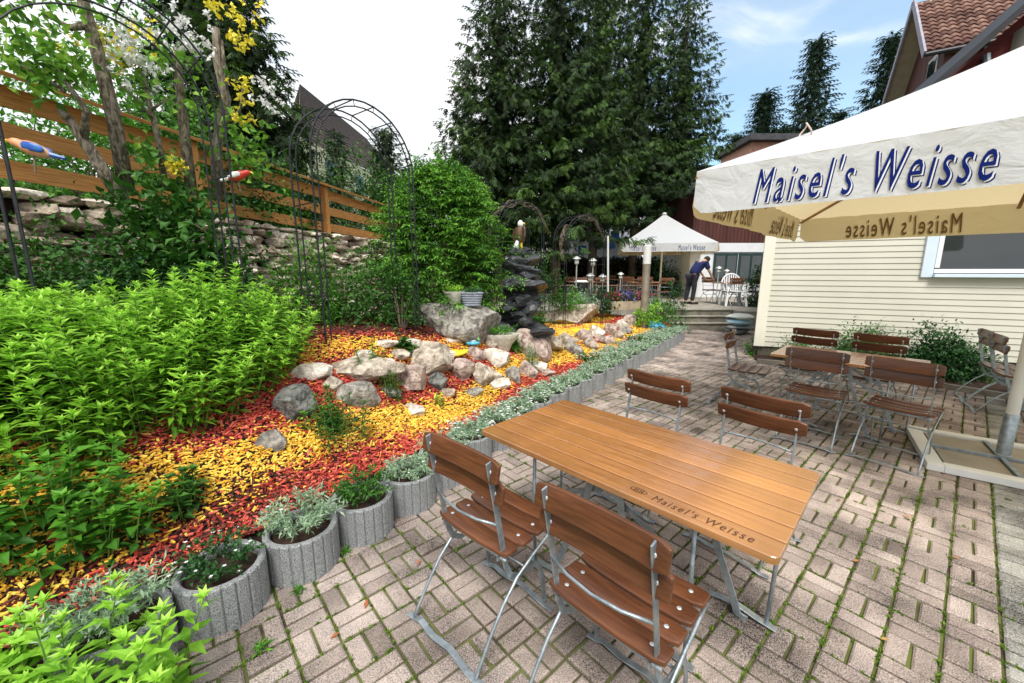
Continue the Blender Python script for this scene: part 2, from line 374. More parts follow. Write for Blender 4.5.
# ------------------------------------------------------------------ rocks
def rock_mesh(name, dims, seed, m, parent=None, cuts=22, loc=None, sub=4, lump=.05):
    rs = np.random.RandomState(seed); bm = bmesh.new(); bmesh.ops.create_icosphere(bm, subdivisions=sub, radius=1)
    V = np.array([v.co[:] for v in bm.verts])
    for _ in range(cuts):
        nn = rs.normal(size=3); nn /= np.linalg.norm(nn); dcut = rs.uniform(.5, .84)
        e = V @ nn - dcut; V = V - np.outer(np.maximum(e, 0), nn)
    V += lump * (np.sin(V[:, [1, 2, 0]] * 5 + seed) * .5 + np.sin(V[:, [2, 0, 1]] * 13 + seed * 2) * .22 + np.sin(V[:, [1, 0, 2]] * 29 + seed) * .12) + rs.normal(size=V.shape) * lump * .10
    V = V * np.array(dims) * .5 / .8
    for v, c in zip(bm.verts, V): v.co = c
    me = bpy.data.meshes.new(name); bm.to_mesh(me); bm.free(); me.materials.append(m)
    me.polygons.foreach_set('use_smooth', [True] * len(me.polygons)); me.set_sharp_from_angle(angle=radians(24))
    o = bpy.data.objects.new(name, me); COL.objects.link(o); o.parent = parent
    if loc is not None: o.location = loc
    return o
KW = dict(detail=12, bscale=45, dist=.6, lo=.36, hi=.64)
R_BEIGE = mat('rock_beige', (.20, .155, .115), (.60, .52, .42), 13, .9, 1.0, **KW)
R_PINK = mat('rock_pink', (.20, .14, .115), (.60, .48, .41), 14, .9, 1.0, **KW)
R_GREY = mat('rock_grey', (.12, .11, .095), (.40, .37, .32), 16, .9, 1.0, **KW)
R_WHITE = mat('rock_pale', (.40, .34, .27), (.78, .72, .63), 12, .85, 1.0, **KW)
R_DARK = mat('rock_dark', (.05, .05, .045), (.22, .22, .20), 16, .9, 1.0, **KW)
RM = {'b': R_BEIGE, 'p': R_PINK, 'g': R_GREY, 'w': R_WHITE, 'd': R_DARK}
RN = {'b': 'beige', 'p': 'pinkish brown', 'g': 'grey', 'w': 'pale', 'd': 'dark grey'}
def rock(px, py, wpx, hpx, c, seed, label, rz=None, deep=1.0, yaw_dir=None):
    """px,py: middle of the foot of the rock"""
    p = TG(px, py); dd = p.y * cos(TH) - (p.z - H) * sin(TH)
    w, h = 1.13 * wpx * dd / F_, 1.08 * hpx * dd / F_ * 1.25
    o = rock_mesh('rock', (w * 1.04, w * .8 * deep, h), seed, RM[c]); o.location = (p.x, p.y + w * .28, p.z + h * .32)
    o.rotation_euler = (random.uniform(-.1, .1), random.uniform(-.12, .12), rz if rz is not None else random.uniform(-.4, .4))
    tag(o, label, 'rock', 'rocks of the garden rockery'); return o
rock(460, 341, 74, 38, 'g', 1, 'large rounded grey boulder carrying the flower pot and the grey basket')
rock(573, 325, 44, 20, 'b', 2, 'broad beige boulder with a small green succulent on top')
rock(356, 384, 72, 22, 'b', 3, 'long flat pale slab beside the lime green perennials', rz=.2)
rock(428, 375, 46, 32, 'b', 4, 'big angular beige rock near the middle of the rockery edge')
rock(312, 383, 34, 16, 'w', 5, 'flat white rock touching the lime green perennials')
rock(352, 408, 38, 22, 'g', 6, 'grey rock half buried in red chips below the long flat slab')
rock(290, 424, 40, 28, 'd', 7, 'dark grey rock at the foot of the lime green perennials')
rock(410, 392, 30, 22, 'p', 8, 'brownish rock between the small succulent and the angular beige rock')
rock(436, 392, 22, 14, 'd', 9, 'small dark rock below the angular beige rock')
rock(414, 417, 22, 9, 'w', 10, 'flat light stone lying alone in the yellow chips')
rock(461, 382, 30, 20, 'p', 11, 'speckled pink rock right of the angular beige rock')
rock(497, 368, 32, 18, 'w', 12, 'sharp white rock below the oval planter')
rock(486, 388, 26, 20, 'b', 13, 'beige upright rock left of the white rock group')
rock(512, 384, 16, 13, 'g', 14, 'small grey rock between the paler rocks under the oval planter')
rock(527, 379, 16, 14, 'p', 15, 'small pink rock in front of the striped slabs')
rock(525, 358, 24, 22, 'p', 16, 'tilted striped slab standing behind the small pink rock')
rock(540, 362, 26, 28, 'p', 17, 'tallest leaning brown slab in the middle of the rockery', rz=1.0)
rock(552, 352, 24, 17, 'b', 18, 'low brown rock right of the leaning slab')
rock(536, 372, 24, 9, 'w', 19, 'flat pale stone at the foot of the leaning slab')
rock(382, 349, 26, 8, 'w', 20, 'flat pale stone at the edge of the dark mulch, leftmost')
rock(405, 347, 22, 7, 'w', 21, 'flat pale stone at the edge of the dark mulch, left of centre')
rock(453, 345, 18, 8, 'w', 22, 'small pale stone at the foot of the large grey boulder')
rock(362, 360, 18, 7, 'w', 23, 'small white stone within the upper yellow chips')
rock(492, 349, 16, 9, 'b', 24, 'small beige stone left of the oval planter foot')
rock(270, 452, 26, 15, 'g', 25, 'low grey stone half hidden under the perennials beside the pots')
row = [(566, 348, 22, 13, 'b'), (584, 343, 18, 12, 'p'), (598, 340, 16, 12, 'w'), (611, 335, 15, 12, 'p'), (622, 331, 13, 12, 'w'), (631, 327, 12, 10, 'p'), (640, 322, 11, 9, 'w'), (575, 356, 18, 11, 'g'), (592, 351, 17, 10, 'b'), (607, 345, 15, 9, 'p'), (619, 340, 13, 9, 'b'), (628, 335, 12, 8, 'g')]
for i, (a, b_, w, h, c) in enumerate(row):
    nm = f'{RN[c]} stone, {ORD[i]} from the leaning slab, upper row of far edging' if i < 7 else f'{RN[c]} stone, {ORD[i-7]} from the leaning slab, lower row of far edging'
    rock(a, b_, w, h, c, 40 + i, nm)
fillr = [(330, 392, 20, 12, 'b'), (384, 372, 22, 12, 'w'), (388, 398, 20, 10, 'g'), (447, 399, 16, 10, 'b'), (473, 399, 20, 9, 'g'), (500, 392, 20, 11, 'w'), (546, 378, 14, 8, 'p'), (397, 362, 18, 9, 'b'), (475, 362, 20, 12, 'p'), (446, 362, 16, 9, 'w')]
for i, (a, b_, w, h, c) in enumerate(fillr):
    rock(a, b_, w, h, c, 70 + i, f'small {RN[c]} filler stone, {ORD[i]} from the perennials along the near rockery')

# ------------------------------------------------------------------ planters and their plants
seg = np.hypot(*(LINE[1:] - LINE[:-1]).T); cum = np.concatenate([[0], np.cumsum(seg)])
def along(s): 
    i = int(np.clip(np.searchsorted(cum, s) - 1, 0, len(seg) - 1)); t = (s - cum[i]) / seg[i]
    p = LINE[i] * (1 - t) + LINE[i + 1] * t; d = (LINE[i + 1] - LINE[i]) / seg[i]; return p, d
CONC = mat('planter_concrete', (.13, .14, .145), (.42, .43, .43), 170, .9, .6, detail=6, bscale=170, lo=.34, hi=.64)
def make_pot():
    # ribbed half-round concrete palisade ring, open to the back, flat front pieces
    root = empty('concrete_planter', (0, 0, 0), 0, 'x', 'planter')
    n = 147; ro, ri, h = .183, .150, .235; V = []; 
    for z, rad in ((0, 'o'), (h - .008, 'o'), (h, 'm'), (h, 'n'), (h - .008, 'i'), (h - .10, 'i')):
        for k in range(n):
            a = 2 * pi * k / n; gr = 1.0
            if rad in 'om' and k % 7 == 0: gr = .95
            R_ = {'o': ro * gr, 'm': (ro - .008) * (gr if rad == 'm' else 1), 'n': ri + .008, 'i': ri}[rad]
            V.append((R_ * cos(a), R_ * sin(a), z))
    F = []
    for i in range(5):
        for k in range(n): F.append((i * n + k, i * n + (k + 1) % n, (i + 1) * n + (k + 1) % n, (i + 1) * n + k))
    mb = MB(); mb.add(V, F); mb.build('ring_wall', CONC, root, smooth=False)
    mb = MB(); vs = [(0, 0, h - .03)] + [(ri * .995 * cos(2 * pi * k / 40), ri * .995 * sin(2 * pi * k / 40), h - .045) for k in range(40)]
    mb.add(vs, [(0, 1 + k, 1 + (k + 1) % 40) for k in range(40)]); mb.build('potting_soil', SOIL, root)
    return root
def carpet_plant(p, R, hgt, m, nl, L, W, name, label, cat, flowers=0, fm=None, seed=0, group=None, spill=.8, nst=60):
    root = empty(name, p, 0, label, cat, group)
    a = RS.uniform(0, 2 * pi, nst); rr_ = R * np.sqrt(RS.rand(nst)) * .55
    tips = np.stack([rr_ * np.cos(a), rr_ * np.sin(a), np.zeros(nst)], 1)
    out = np.stack([np.cos(a), np.sin(a), np.zeros(nst)], 1) * (RS.uniform(.2, 1, nst) * R * spill)[:, None]
    ht = hgt * RS.uniform(.45, 1, nst); per = max(4, nl // nst)
    t = np.tile(np.linspace(.15, 1, per), nst); idx = np.repeat(np.arange(nst), per)
    P = tips[idx] + out[idx] * (t ** 1.3)[:, None]; P[:, 2] += ht[idx] * np.sin(t * 1.9) 
    P += RS.normal(size=P.shape) * .006
    dr = norm(out[idx]) * .5 + rdir(len(P)) * .8; dr[:, 2] += .5
    leaf_obj('foliage', P, dr, rdir(len(P), 1.0), RS.uniform(.6, 1.2, len(P)) * L, W, m, root, np.clip(t * .5 + RS.rand(len(P)) * .5, 0, 1))
    if flowers:
        k = RS.randint(0, nst, flowers); c = tips[k] + out[k]; c[:, 2] += ht[k] * .95 + .012; c += RS.normal(size=c.shape) * .012
        fP = np.repeat(c, 5, 0); fa = np.tile(np.arange(5) * 2 * pi / 5, flowers) + np.repeat(RS.rand(flowers) * 6, 5)
        fd = np.stack([np.cos(fa), np.sin(fa), np.full(len(fa), .3)], 1)
        fs = np.repeat(RS.uniform(.008, .013, flowers), 5) * (1.5 if flowers > 50 else 1)
        leaf_obj('flower', fP, fd, np.tile([[0, 0, 1.]], (len(fP), 1)), fs, fs * .8, fm or WHITE_P, root, droop=0)
    return root
s0 = cum[2] + .0; pot0 = None; PS = .371; i = 0; s = s0
pots = []
while s < cum[-1] - 2.0:
    p, d = along(s); pots.append((p, math.atan2(d[1], d[0]))); s += PS
for i, (p, a) in enumerate(pots):
    if i == 0: pot0 = make_pot(); o = pot0
    else: o = copy_tree(pot0)
    o.location = (p[0], p[1], -.005); o.rotation_euler = (0, 0, a + i * .21)
    o['category'] = 'planter'
    place(o, o.location, o.rotation_euler[2], f'ribbed grey concrete ring planter, {ORD[i]} counting from the front left corner of the bed', 'concrete ring planters edging the bed')
    L3 = (p[0], p[1], .205)
    dd = math.hypot(*p)
    lab = {0: 'silvery narrow-leaved plant in the nearest ring planter', 1: 'dark creeping plant with tiny white flowers in the second ring planter', 2: 'silvery grey cushion plant in the third ring planter', 3: 'bushy green plant in the fourth ring planter'}.get(i, f'silvery carpet plant with white flowers in the {ORD[i]} ring planter from the front')
    if i == 1: carpet_plant(L3, .17, .10, GREEN_DARK, 650, .028, .016, 'creeping_plant', lab, 'plant', 26)
    elif i == 3: carpet_plant(L3, .17, .15, GREEN_MID, 900, .034, .013, 'bedding_plant', lab, 'plant', 0)
    elif i in (0, 2): carpet_plant(L3, .19, .15, SILVER, 1100, .045, .009, 'silver_plant', lab, 'plant', 5)
    else:
        k = min(1.0, 3 / dd); carpet_plant(L3, .17, rr.uniform(.07, .13), SILVER, int(1000 * k + 250), .036 / max(k, .55), .009 / max(k, .5), 'silver_plant', lab, 'plant', 12 if i < 6 else 70, group='silver plants in the ring planters')
# silvery mass spilling along the far row, behind the pots
for j, s in enumerate(np.arange(cum[10] + .2, cum[13], .5)):
    p, d = along(s); nn = np.array([-d[1], d[0]]); q = p + nn * .24
    carpet_plant((q[0], q[1], bz(q[0], q[1])), .2, .12, SILVER if j % 4 else GREEN_MID, 620, .05, .016, 'carpet_flower', f'low white-flowered carpet plant, {ORD[j]} clump behind the ring planters from the near end', 'plant', 130, group='white-flowered clumps behind the planters')

# ------------------------------------------------------------------ perennials
def perennial(name, label, centre, rx, ry, nst, hmin, hmax, m, L, W, step, seed, lean=.18, rot=0, edge=None):
    rs = np.random.RandomState(seed)
    root = empty(name, centre, 0, label, 'plant')
    a = rs.rand(nst) * 2 * pi; q = np.sqrt(rs.rand(nst)); bx, by = rx * q * np.cos(a), ry * q * np.sin(a)
    c, s_ = cos(rot), sin(rot); x = bx * c - by * s_; y = bx * s_ + by * c
    P, Dv, N, LL, R, st = [], [], [], [], [], MB()
    for i in range(nst):
        z0 = bz(centre[0] + x[i], centre[1] + y[i]) - centre[2]
        h = rs.uniform(hmin, hmax) * (1 - .25 * q[i] ** 3) * (1 + .10 * math.sin(x[i] * 7 + 1) + .08 * math.sin(y[i] * 6))
        ln = np.array([x[i] / max(rx, .1), y[i] / max(ry, .1)]) * lean + rs.normal(size=2) * .05
        az = rs.rand() * 6.28; k = 0; z = h * .03
        top = np.array([x[i] + ln[0] * h, y[i] + ln[1] * h, z0 + h])
        st.tube([(x[i], y[i], z0), (x[i] + ln[0] * h * .4, y[i] + ln[1] * h * .4, z0 + h * .5), tuple(top)], [.0045, .0035, .002], 4, cap=False)
        while z < h:
            t = z / h; pz = np.array([x[i] + ln[0] * h * t ** 1.3, y[i] + ln[1] * h * t ** 1.3, z0 + z])
            sz = L * (.75 + .5 * math.sin(min(1, t * 1.25) * 2.6)) * rs.uniform(.8, 1.15) * (1 if t < .9 else .75)
            for w_ in (0, pi):
                aa = az + k * 1.57 + w_ + rs.uniform(-.3, .3); el = -.1 + .75 * t ** 2 + rs.uniform(-.2, .2)
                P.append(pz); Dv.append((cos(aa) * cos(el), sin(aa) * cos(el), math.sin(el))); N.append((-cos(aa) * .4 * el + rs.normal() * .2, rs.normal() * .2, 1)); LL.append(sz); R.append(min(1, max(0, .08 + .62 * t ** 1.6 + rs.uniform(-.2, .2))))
            z += step * (1.15 - .45 * t); k += 1
        for j in range(9):
            aa = j * 2.4 + az; el = .45 + .09 * j
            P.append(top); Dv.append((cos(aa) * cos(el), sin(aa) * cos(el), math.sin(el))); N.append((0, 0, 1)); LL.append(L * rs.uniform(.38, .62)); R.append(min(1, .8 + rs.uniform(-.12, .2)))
    P = np.array(P); LL = np.array(LL)
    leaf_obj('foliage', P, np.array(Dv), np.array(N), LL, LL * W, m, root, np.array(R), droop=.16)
    st.build('stem', STEM, root)
    return root
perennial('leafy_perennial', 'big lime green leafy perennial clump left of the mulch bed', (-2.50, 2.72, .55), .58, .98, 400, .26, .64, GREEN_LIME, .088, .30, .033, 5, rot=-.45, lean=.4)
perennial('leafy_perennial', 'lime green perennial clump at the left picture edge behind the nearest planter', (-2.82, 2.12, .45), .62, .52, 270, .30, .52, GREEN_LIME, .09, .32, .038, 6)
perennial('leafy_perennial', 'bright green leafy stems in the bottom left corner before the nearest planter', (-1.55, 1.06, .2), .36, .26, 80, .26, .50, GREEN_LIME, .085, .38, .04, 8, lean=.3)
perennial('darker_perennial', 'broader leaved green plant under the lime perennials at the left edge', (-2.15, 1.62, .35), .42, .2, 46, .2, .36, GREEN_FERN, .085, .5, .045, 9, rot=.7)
def tuft(px, py, hpx, name, label, m, L=.07, W=.16, nst=14, sp=.12):
    p = TG(px, py); dd = p.y; h = hpx * dd / F_
    return perennial(name, label, (p.x, p.y, p.z), sp, sp, nst, h * .6, h, m, L, W, .03, int(px))
tuft(395, 402, 28, 'succulent', 'spiky grey-green succulent on the red chips below the angular rock', GREEN_MID, .09, .12, 9, .07)
tuft(345, 442, 55, 'feathery_plant', 'loose feathery green plant on the edge of the yellow chips', GREEN_MID, .075, .2, 14, .16)
tuft(322, 432, 25, 'leafy_plant', 'small green leafy plant next to the dark rock', GREEN_FERN, .06, .4, 12, .12)
tuft(188, 508, 35, 'leafy_plant', 'small dark green plant at the edge of the yellow chips under the big clump', GREEN_MID, .07, .45, 12, .09)
tuft(372, 382, 40, 'leafy_plant', 'thin green stems beside the long flat slab', GREEN_FERN, .05, .3, 8, .09)
tuft(404, 352, 10, 'leafy_plant', 'low dark green leaf rosette between the pale stones', GREEN_MID, .12, .5, 5, .05)
tuft(440, 407, 12, 'leafy_plant', 'small yellow-green sprout in the lower yellow chips', GREEN_LIME, .05, .3, 6, .06)
for i, (a, b_) in enumerate(((300, 590), (345, 552), (155, 640), (262, 648))):
    p = G(a, b_); n_ = 26
    dv = np.stack([RS.normal(size=n_), RS.normal(size=n_), np.full(n_, .8)], 1)
    o = leaf_obj('weed', np.tile([[0, 0, 0.]], (n_, 1)) + RS.normal(size=(n_, 3)) * [.01, .01, 0], dv, rdir(n_, 1), RS.uniform(.03, .06, n_), .009, GREEN_FERN)
    o.location = (p.x, p.y, -.006); tag(o, ['spiky green weed in a joint before the third planter', 'small weed at the foot of the fourth planter', 'weed between bricks beside the second planter', 'faint weed in the front left paving'][i], 'weed')

# ------------------------------------------------------------------ shrubs
def shrub(name, label, c, dims, ntip, per, L, W, m, seed, stems=True, cat='shrub', spread=.12, up=.4, bot=.15, flower=None, nf=0, droop=.25):
    rs = np.random.RandomState(seed); root = empty(name, c, 0, label, cat)
    d = norm(rs.normal(size=(ntip, 3))); d[:, 2] = np.abs(d[:, 2]) * .9 + bot * rs.uniform(-1, .6, ntip)
    rad = rs.uniform(.45, 1, ntip) ** .6 * (1 + .18 * np.sin(d[:, 0] * 5 + seed) + .12 * np.sin(d[:, 1] * 7))
    T = d * rad[:, None] * np.array(dims) * [.5, .5, 1]
    T[:, 2] = np.maximum(T[:, 2], .03)
    sp = spread * (dims[0] + dims[1]) / 2
    P = np.repeat(T, per, 0) + rs.normal(size=(ntip * per, 3)) * sp * [1, 1, .8]
    P[:, 2] = np.maximum(P[:, 2], .01)
    out = np.repeat(d, per, 0); dr = out * .7 + norm(rs.normal(size=P.shape)) * .8; dr[:, 2] += .1
    nn = out * .3 + norm(rs.normal(size=P.shape)) * .5; nn[:, 2] += 1
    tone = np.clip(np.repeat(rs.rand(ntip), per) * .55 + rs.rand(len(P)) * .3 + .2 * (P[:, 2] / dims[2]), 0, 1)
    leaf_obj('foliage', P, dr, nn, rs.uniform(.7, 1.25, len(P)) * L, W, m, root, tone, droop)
    if stems:
        mb = MB()
        for i in rs.choice(ntip, min(ntip, 16), False):
            t = T[i]; mb.tube([(t[0] * .1, t[1] * .1, 0), (t[0] * .45, t[1] * .45, t[2] * .55), tuple(t * .97)], [.012, .008, .003], 5, cap=False)
        mb.build('stem', BARK, root)
    if flower:
        k = rs.choice(ntip, nf); c_ = T[k] * 1.08 + rs.normal(size=(nf, 3)) * sp * .4
        q = 6; fp = np.repeat(c_, q, 0) + rs.normal(size=(nf * q, 3)) * L * .35
        leaf_obj('flower', fp, rdir(nf * q, .3), rdir(nf * q, 1), L * .55, L * .4, flower, root)
    return root
def S(name, label, px, ybot, ytop, Y, wpx, **k):
    p = D(px, ybot, Y); t = D(px, ytop, Y); w = wpx * Y / F_
    dz = k.pop('depth', .8); p.z -= .05
    return shrub(name, label, p, (w, w * dz, (t.z - p.z)), **k)
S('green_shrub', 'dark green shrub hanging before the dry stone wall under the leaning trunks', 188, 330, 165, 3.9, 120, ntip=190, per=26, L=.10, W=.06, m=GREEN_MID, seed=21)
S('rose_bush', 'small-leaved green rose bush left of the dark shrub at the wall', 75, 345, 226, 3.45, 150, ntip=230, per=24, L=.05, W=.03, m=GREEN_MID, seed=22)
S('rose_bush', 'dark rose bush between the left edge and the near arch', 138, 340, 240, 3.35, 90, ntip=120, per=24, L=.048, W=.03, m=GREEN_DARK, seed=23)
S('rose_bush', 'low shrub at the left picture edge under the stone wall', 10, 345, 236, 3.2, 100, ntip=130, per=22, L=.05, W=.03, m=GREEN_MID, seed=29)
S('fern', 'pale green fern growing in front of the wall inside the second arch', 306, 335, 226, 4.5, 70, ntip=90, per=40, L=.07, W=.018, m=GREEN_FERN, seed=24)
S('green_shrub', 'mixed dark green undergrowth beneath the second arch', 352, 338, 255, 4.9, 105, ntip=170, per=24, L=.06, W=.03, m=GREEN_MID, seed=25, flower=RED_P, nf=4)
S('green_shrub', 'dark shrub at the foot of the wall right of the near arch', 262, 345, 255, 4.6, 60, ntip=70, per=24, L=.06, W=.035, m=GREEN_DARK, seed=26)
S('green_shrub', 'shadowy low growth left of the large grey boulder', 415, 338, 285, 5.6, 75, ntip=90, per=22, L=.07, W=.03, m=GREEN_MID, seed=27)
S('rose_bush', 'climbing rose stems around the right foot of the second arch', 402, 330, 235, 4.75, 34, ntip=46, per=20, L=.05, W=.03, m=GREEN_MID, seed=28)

# drooping bright green conifer-like shrub
def drooping_shrub():
    p = D(446, 335, 6.1); root = empty('dwarf_conifer', p, 0, 'bright green bushy conifer behind the large boulder', 'shrub')
    rs = np.random.RandomState(31); n_ = 900
    d = norm(rs.normal(size=(n_, 3))); d[:, 2] = rs.uniform(-.05, 1, n_); d = norm(d)
    hh = 2.45; z = rs.uniform(.1, 1, n_) ** .8 * hh; rr_ = 1.0 * np.sqrt(np.clip(1 - (z / hh) ** 1.35, .02, 1)) * (1 + .16 * np.sin(np.arange(n_) * 2.4 + z * 5)) * rs.uniform(.45, 1.15, n_)
    a = rs.rand(n_) * 6.283; rr_ = rr_ * (1 + .14 * np.sin(a * 3 + z * 2.2)); T = np.stack([rr_ * np.cos(a), rr_ * np.sin(a), z], 1)
    P, Dv, N, R = [], [], [], []
    for i in range(n_):
        out = np.array([cos(a[i]), sin(a[i]), 0]); tone = rs.rand() * .5
        for b_ in range(3):
            base = T[i] + rs.normal(size=3) * .06; ax = out * .8 + np.array([rs.normal() * .35, rs.normal() * .35, .12]); ax /= np.linalg.norm(ax)
            for t in np.linspace(0, .26, 9):
                pt = base + ax * t + np.array([0, 0, -.9 * t * t])
                for sg in (-1, 1):
                    sd = np.cross(ax, [0, 0, 1]) * sg; P.append(pt); Dv.append(ax * .55 + sd * .8 + np.array([0, 0, .0]) + rs.normal(size=3) * .38 + np.array([0, 0, -.15])); N.append((rs.normal() * .5, rs.normal() * .5, 1)); R.append(min(1, tone + t * 2 + rs.rand() * .15))
    leaf_obj('foliage', P, Dv, N, RS.uniform(.05, .085, len(P)), .021, attr_mat('conifer_leaf', [(0, (.010, .042, .008)), (.5, (.05, .16, .013)), (1, (.17, .40, .035))], .55, .2), root, np.array(R))
    mb = MB(); mb.tube([(0, 0, -.1), (.03, 0, 1.2), (0, .02, 2.2)], [.07, .05, .015], 8); mb.build('trunk', BARK, root)
drooping_shrub()

# ------------------------------------------------------------------ dry stone wall with the wooden fence on it
STONE = attr_mat('wall_stone', [(0, (.20, .15, .11)), (.35, (.42, .34, .26)), (.7, (.58, .50, .40)), (1, (.74, .66, .56))], .9, 0, .6, .9, .25, bscale=30)
def stone_wall():
    root = empty('dry_stone_wall', (0, 0, 0), 0, 'dry stone retaining wall of rough brown stones under the wooden fence', 'wall')
    rs = random.Random(5); Vs, Fs, Rn = [], [], []; cnt = 0
    base = bmesh.new(); bmesh.ops.create_icosphere(base, subdivisions=2, radius=1)
    BV = np.array([v.co[:] for v in base.verts]); BF = np.array([[v.index for v in f.verts] for f in base.faces]); base.free()
    z = .55; 
    while z < 2.36:
        hh = rs.uniform(.07, .15); y = 1.2
        while y < 11.5:
            w = rs.uniform(.12, .42) * (1 if y < 7 else 1.1); x = xwall(y) + rs.uniform(-.05, .05) + (2.35 - z) * .12
            v = BV.copy(); n_ = np.random.RandomState(cnt)
            v = np.sign(v) * np.abs(v) ** .62
            for _ in range(9):
                nn = n_.normal(size=3); nn /= np.linalg.norm(nn); e = v @ nn - n_.uniform(.6, .95); v = v - np.outer(np.maximum(e, 0), nn)
            v = v * [.17, w * .55, hh * .60] + n_.normal(size=v.shape) * .006
            an = math.atan(.21); c, s_ = cos(an), sin(an)
            vx = v[:, 0] * c + v[:, 1] * s_; vy = -v[:, 0] * s_ + v[:, 1] * c
            Vs.append(np.stack([vx + x, vy + y, v[:, 2] + z + rs.uniform(-.02, .02)], 1)); Fs.append(BF + cnt * len(BV)); Rn.append(np.full(len(BF), rs.random())); cnt += 1
            y += w * rs.uniform(.9, 1.0)
        z += hh * .92
    mesh_np('stone_courses', np.concatenate(Vs), np.concatenate(Fs), STONE, root, np.concatenate(Rn))
    mb = MB(); mb.add([(xwall(0) - .1, 0, 0), (xwall(11.8) - .1, 11.8, 0), (xwall(11.8) - .1, 11.8, 2.33), (xwall(0) - .1, 0, 2.33)], [(0, 1, 2, 3)]); mb.build('earth_core', SOIL, root)
stone_wall()
FENCE = mat('fence_wood', (.42, .17, .045), (.74, .37, .12), 4, .6, .4, detail=9, stretch=(5, .5, 22), spec=.3)
def fence():
    A = D(0, 75, 3.55); A = Vector((-4.62, 3.3, 0))
    root = empty('wooden_fence', (A.x, A.y, 2.35), 0, 'orange-brown wooden board fence with a sloping handrail on the stone wall', 'fence')
    pts = [Vector((-5.25, .6, 3.33)), Vector((-4.70, 3.3, 3.35)), Vector((-4.25, 5.6, 3.33)), Vector((-3.80, 8.4, 3.32)), Vector((-3.22, 11.3, 3.28))]
    for i, q in enumerate(pts):
        mb = MB(); mb.box((0, 0, 0), (.10, .10, 1.02), r=0); o = mb.build('post', FENCE, root, bevel=.006); o.location = q - root.location + Vector((-.0, 0, -.53)); o.rotation_euler = (0, 0, -.2)
    for i in range(4):
        a, b_ = pts[i], pts[i + 1]; d = (b_ - a).normalized(); nn = Vector((d.y, -d.x, 0))
        for z, w in ((-.17, .19), (-.49, .17), (-.82, .17)):
            mb = MB(); off = nn * -.066 + Vector((0, 0, z))
            mb.tube([a + off - d * .04, b_ + off + d * .04], 0, flat=(w, .028, nn)); o = mb.build('board', FENCE, root, bevel=.004); o.location = -root.location
        mb = MB(); mb.tube([a - d * .02 + Vector((0, 0, 0)), b_ + d * .02], 0, flat=(.24, .04, Vector((.35, 0, 1)))); o = mb.build('handrail', FENCE, root, bevel=.006); o.location = -root.location + nn * .03
fence()

# ------------------------------------------------------------------ rose arches
IRON = mat('black_iron', (.012, .014, .016), (.03, .035, .04), 20, .45, metal=.3)
def arch(foot, w, off, hgt, label, zf):
    A = Vector((foot[0], foot[1], zf)); w = Vector((w[0], w[1], 0)); off = Vector((off[0], off[1], 0))
    root = empty('rose_arch', A, 0, label, 'garden arch', 'black iron rose arches')
    W = w.length; R = W / 2; u = w.normalized(); n_ = off.normalized(); st = hgt - R
    def hoop(o0, r_):
        pts = [o0 + u * (R - r_)]
        for k in range(1, 5): pts.append(o0 + u * (R - r_) + Vector((0, 0, st * k / 4)))
        for k in range(1, 16): 
            a = pi - pi * k / 16; pts.append(o0 + u * (R + r_ * cos(a)) + Vector((0, 0, st + r_ * sin(a) * 1.02)))
        for k in range(4, -1, -1): pts.append(o0 + u * (R + r_) + Vector((0, 0, st * k / 4)))
        return pts
    rad = .0085
    hs = []
    for j in (0, 1):
        o0 = off * j; ho, hi = hoop(o0, R), hoop(o0, R - .055); hs.append(ho)
        mb = MB(); mb.tube(ho, rad, 6); mb.tube(hi, rad * .8, 6)
        for k in range(1, len(ho) - 1, 2): mb.tube([ho[k], hi[k]], .004, 4)
        mb.build('hoop', IRON, root)
    for k in range(1, len(hs[0]) - 1, 2):
        mb = MB(); mb.tube([hs[0][k], hs[1][k]], .006, 5); mb.build('crossbar', IRON, root)
    return root
arch((-3.06, 2.48), (.76, .94), (-.30, .24), 2.52, 'nearest black iron rose arch at the left edge, reaching above the picture', .95)
arch((-1.77, 3.7), (.68, .9), (-.30, .22), 2.24, 'black iron rose arch in front of the fence, second from the left', .95)
arch((-.26, 6.8), (.85, .75), (-.26, .3), 2.35, 'dark rose arch behind the rock fountain', .45)
arch((1.08, 8.3), (.96, .57), (-.2, .35), 2.35, 'farthest black rose arch in front of the spruce trunks', .4)
# bare climbing stems on the far arches
for i, (x, y, z) in enumerate(((.15, 7.4, 2.55), (1.55, 8.8, 2.5))):
    mb = MB(); rs = random.Random(i)
    for _ in range(26):
        a = rs.uniform(0, pi); q = [(x + .55 * cos(a + t * .5) * rs.uniform(.9, 1.05), y + .42 * cos(a + t * .5) + rs.uniform(-.05, .05), z - .35 + .62 * sin(a + t * .5) * rs.uniform(.85, 1.1)) for t in np.linspace(0, 1.4, 5)]
        mb.tube(q, .006, 4)
    tag(mb.build('climbing_plant', BARK), ['bare brown climbing stems tangled over the arch behind the fountain', 'bare dark climbing stems over the farthest arch'][i], 'climbing plant')
for i, (px, py, Y) in enumerate(((497, 190, 6.9),)):
    q = D(px, py, Y)

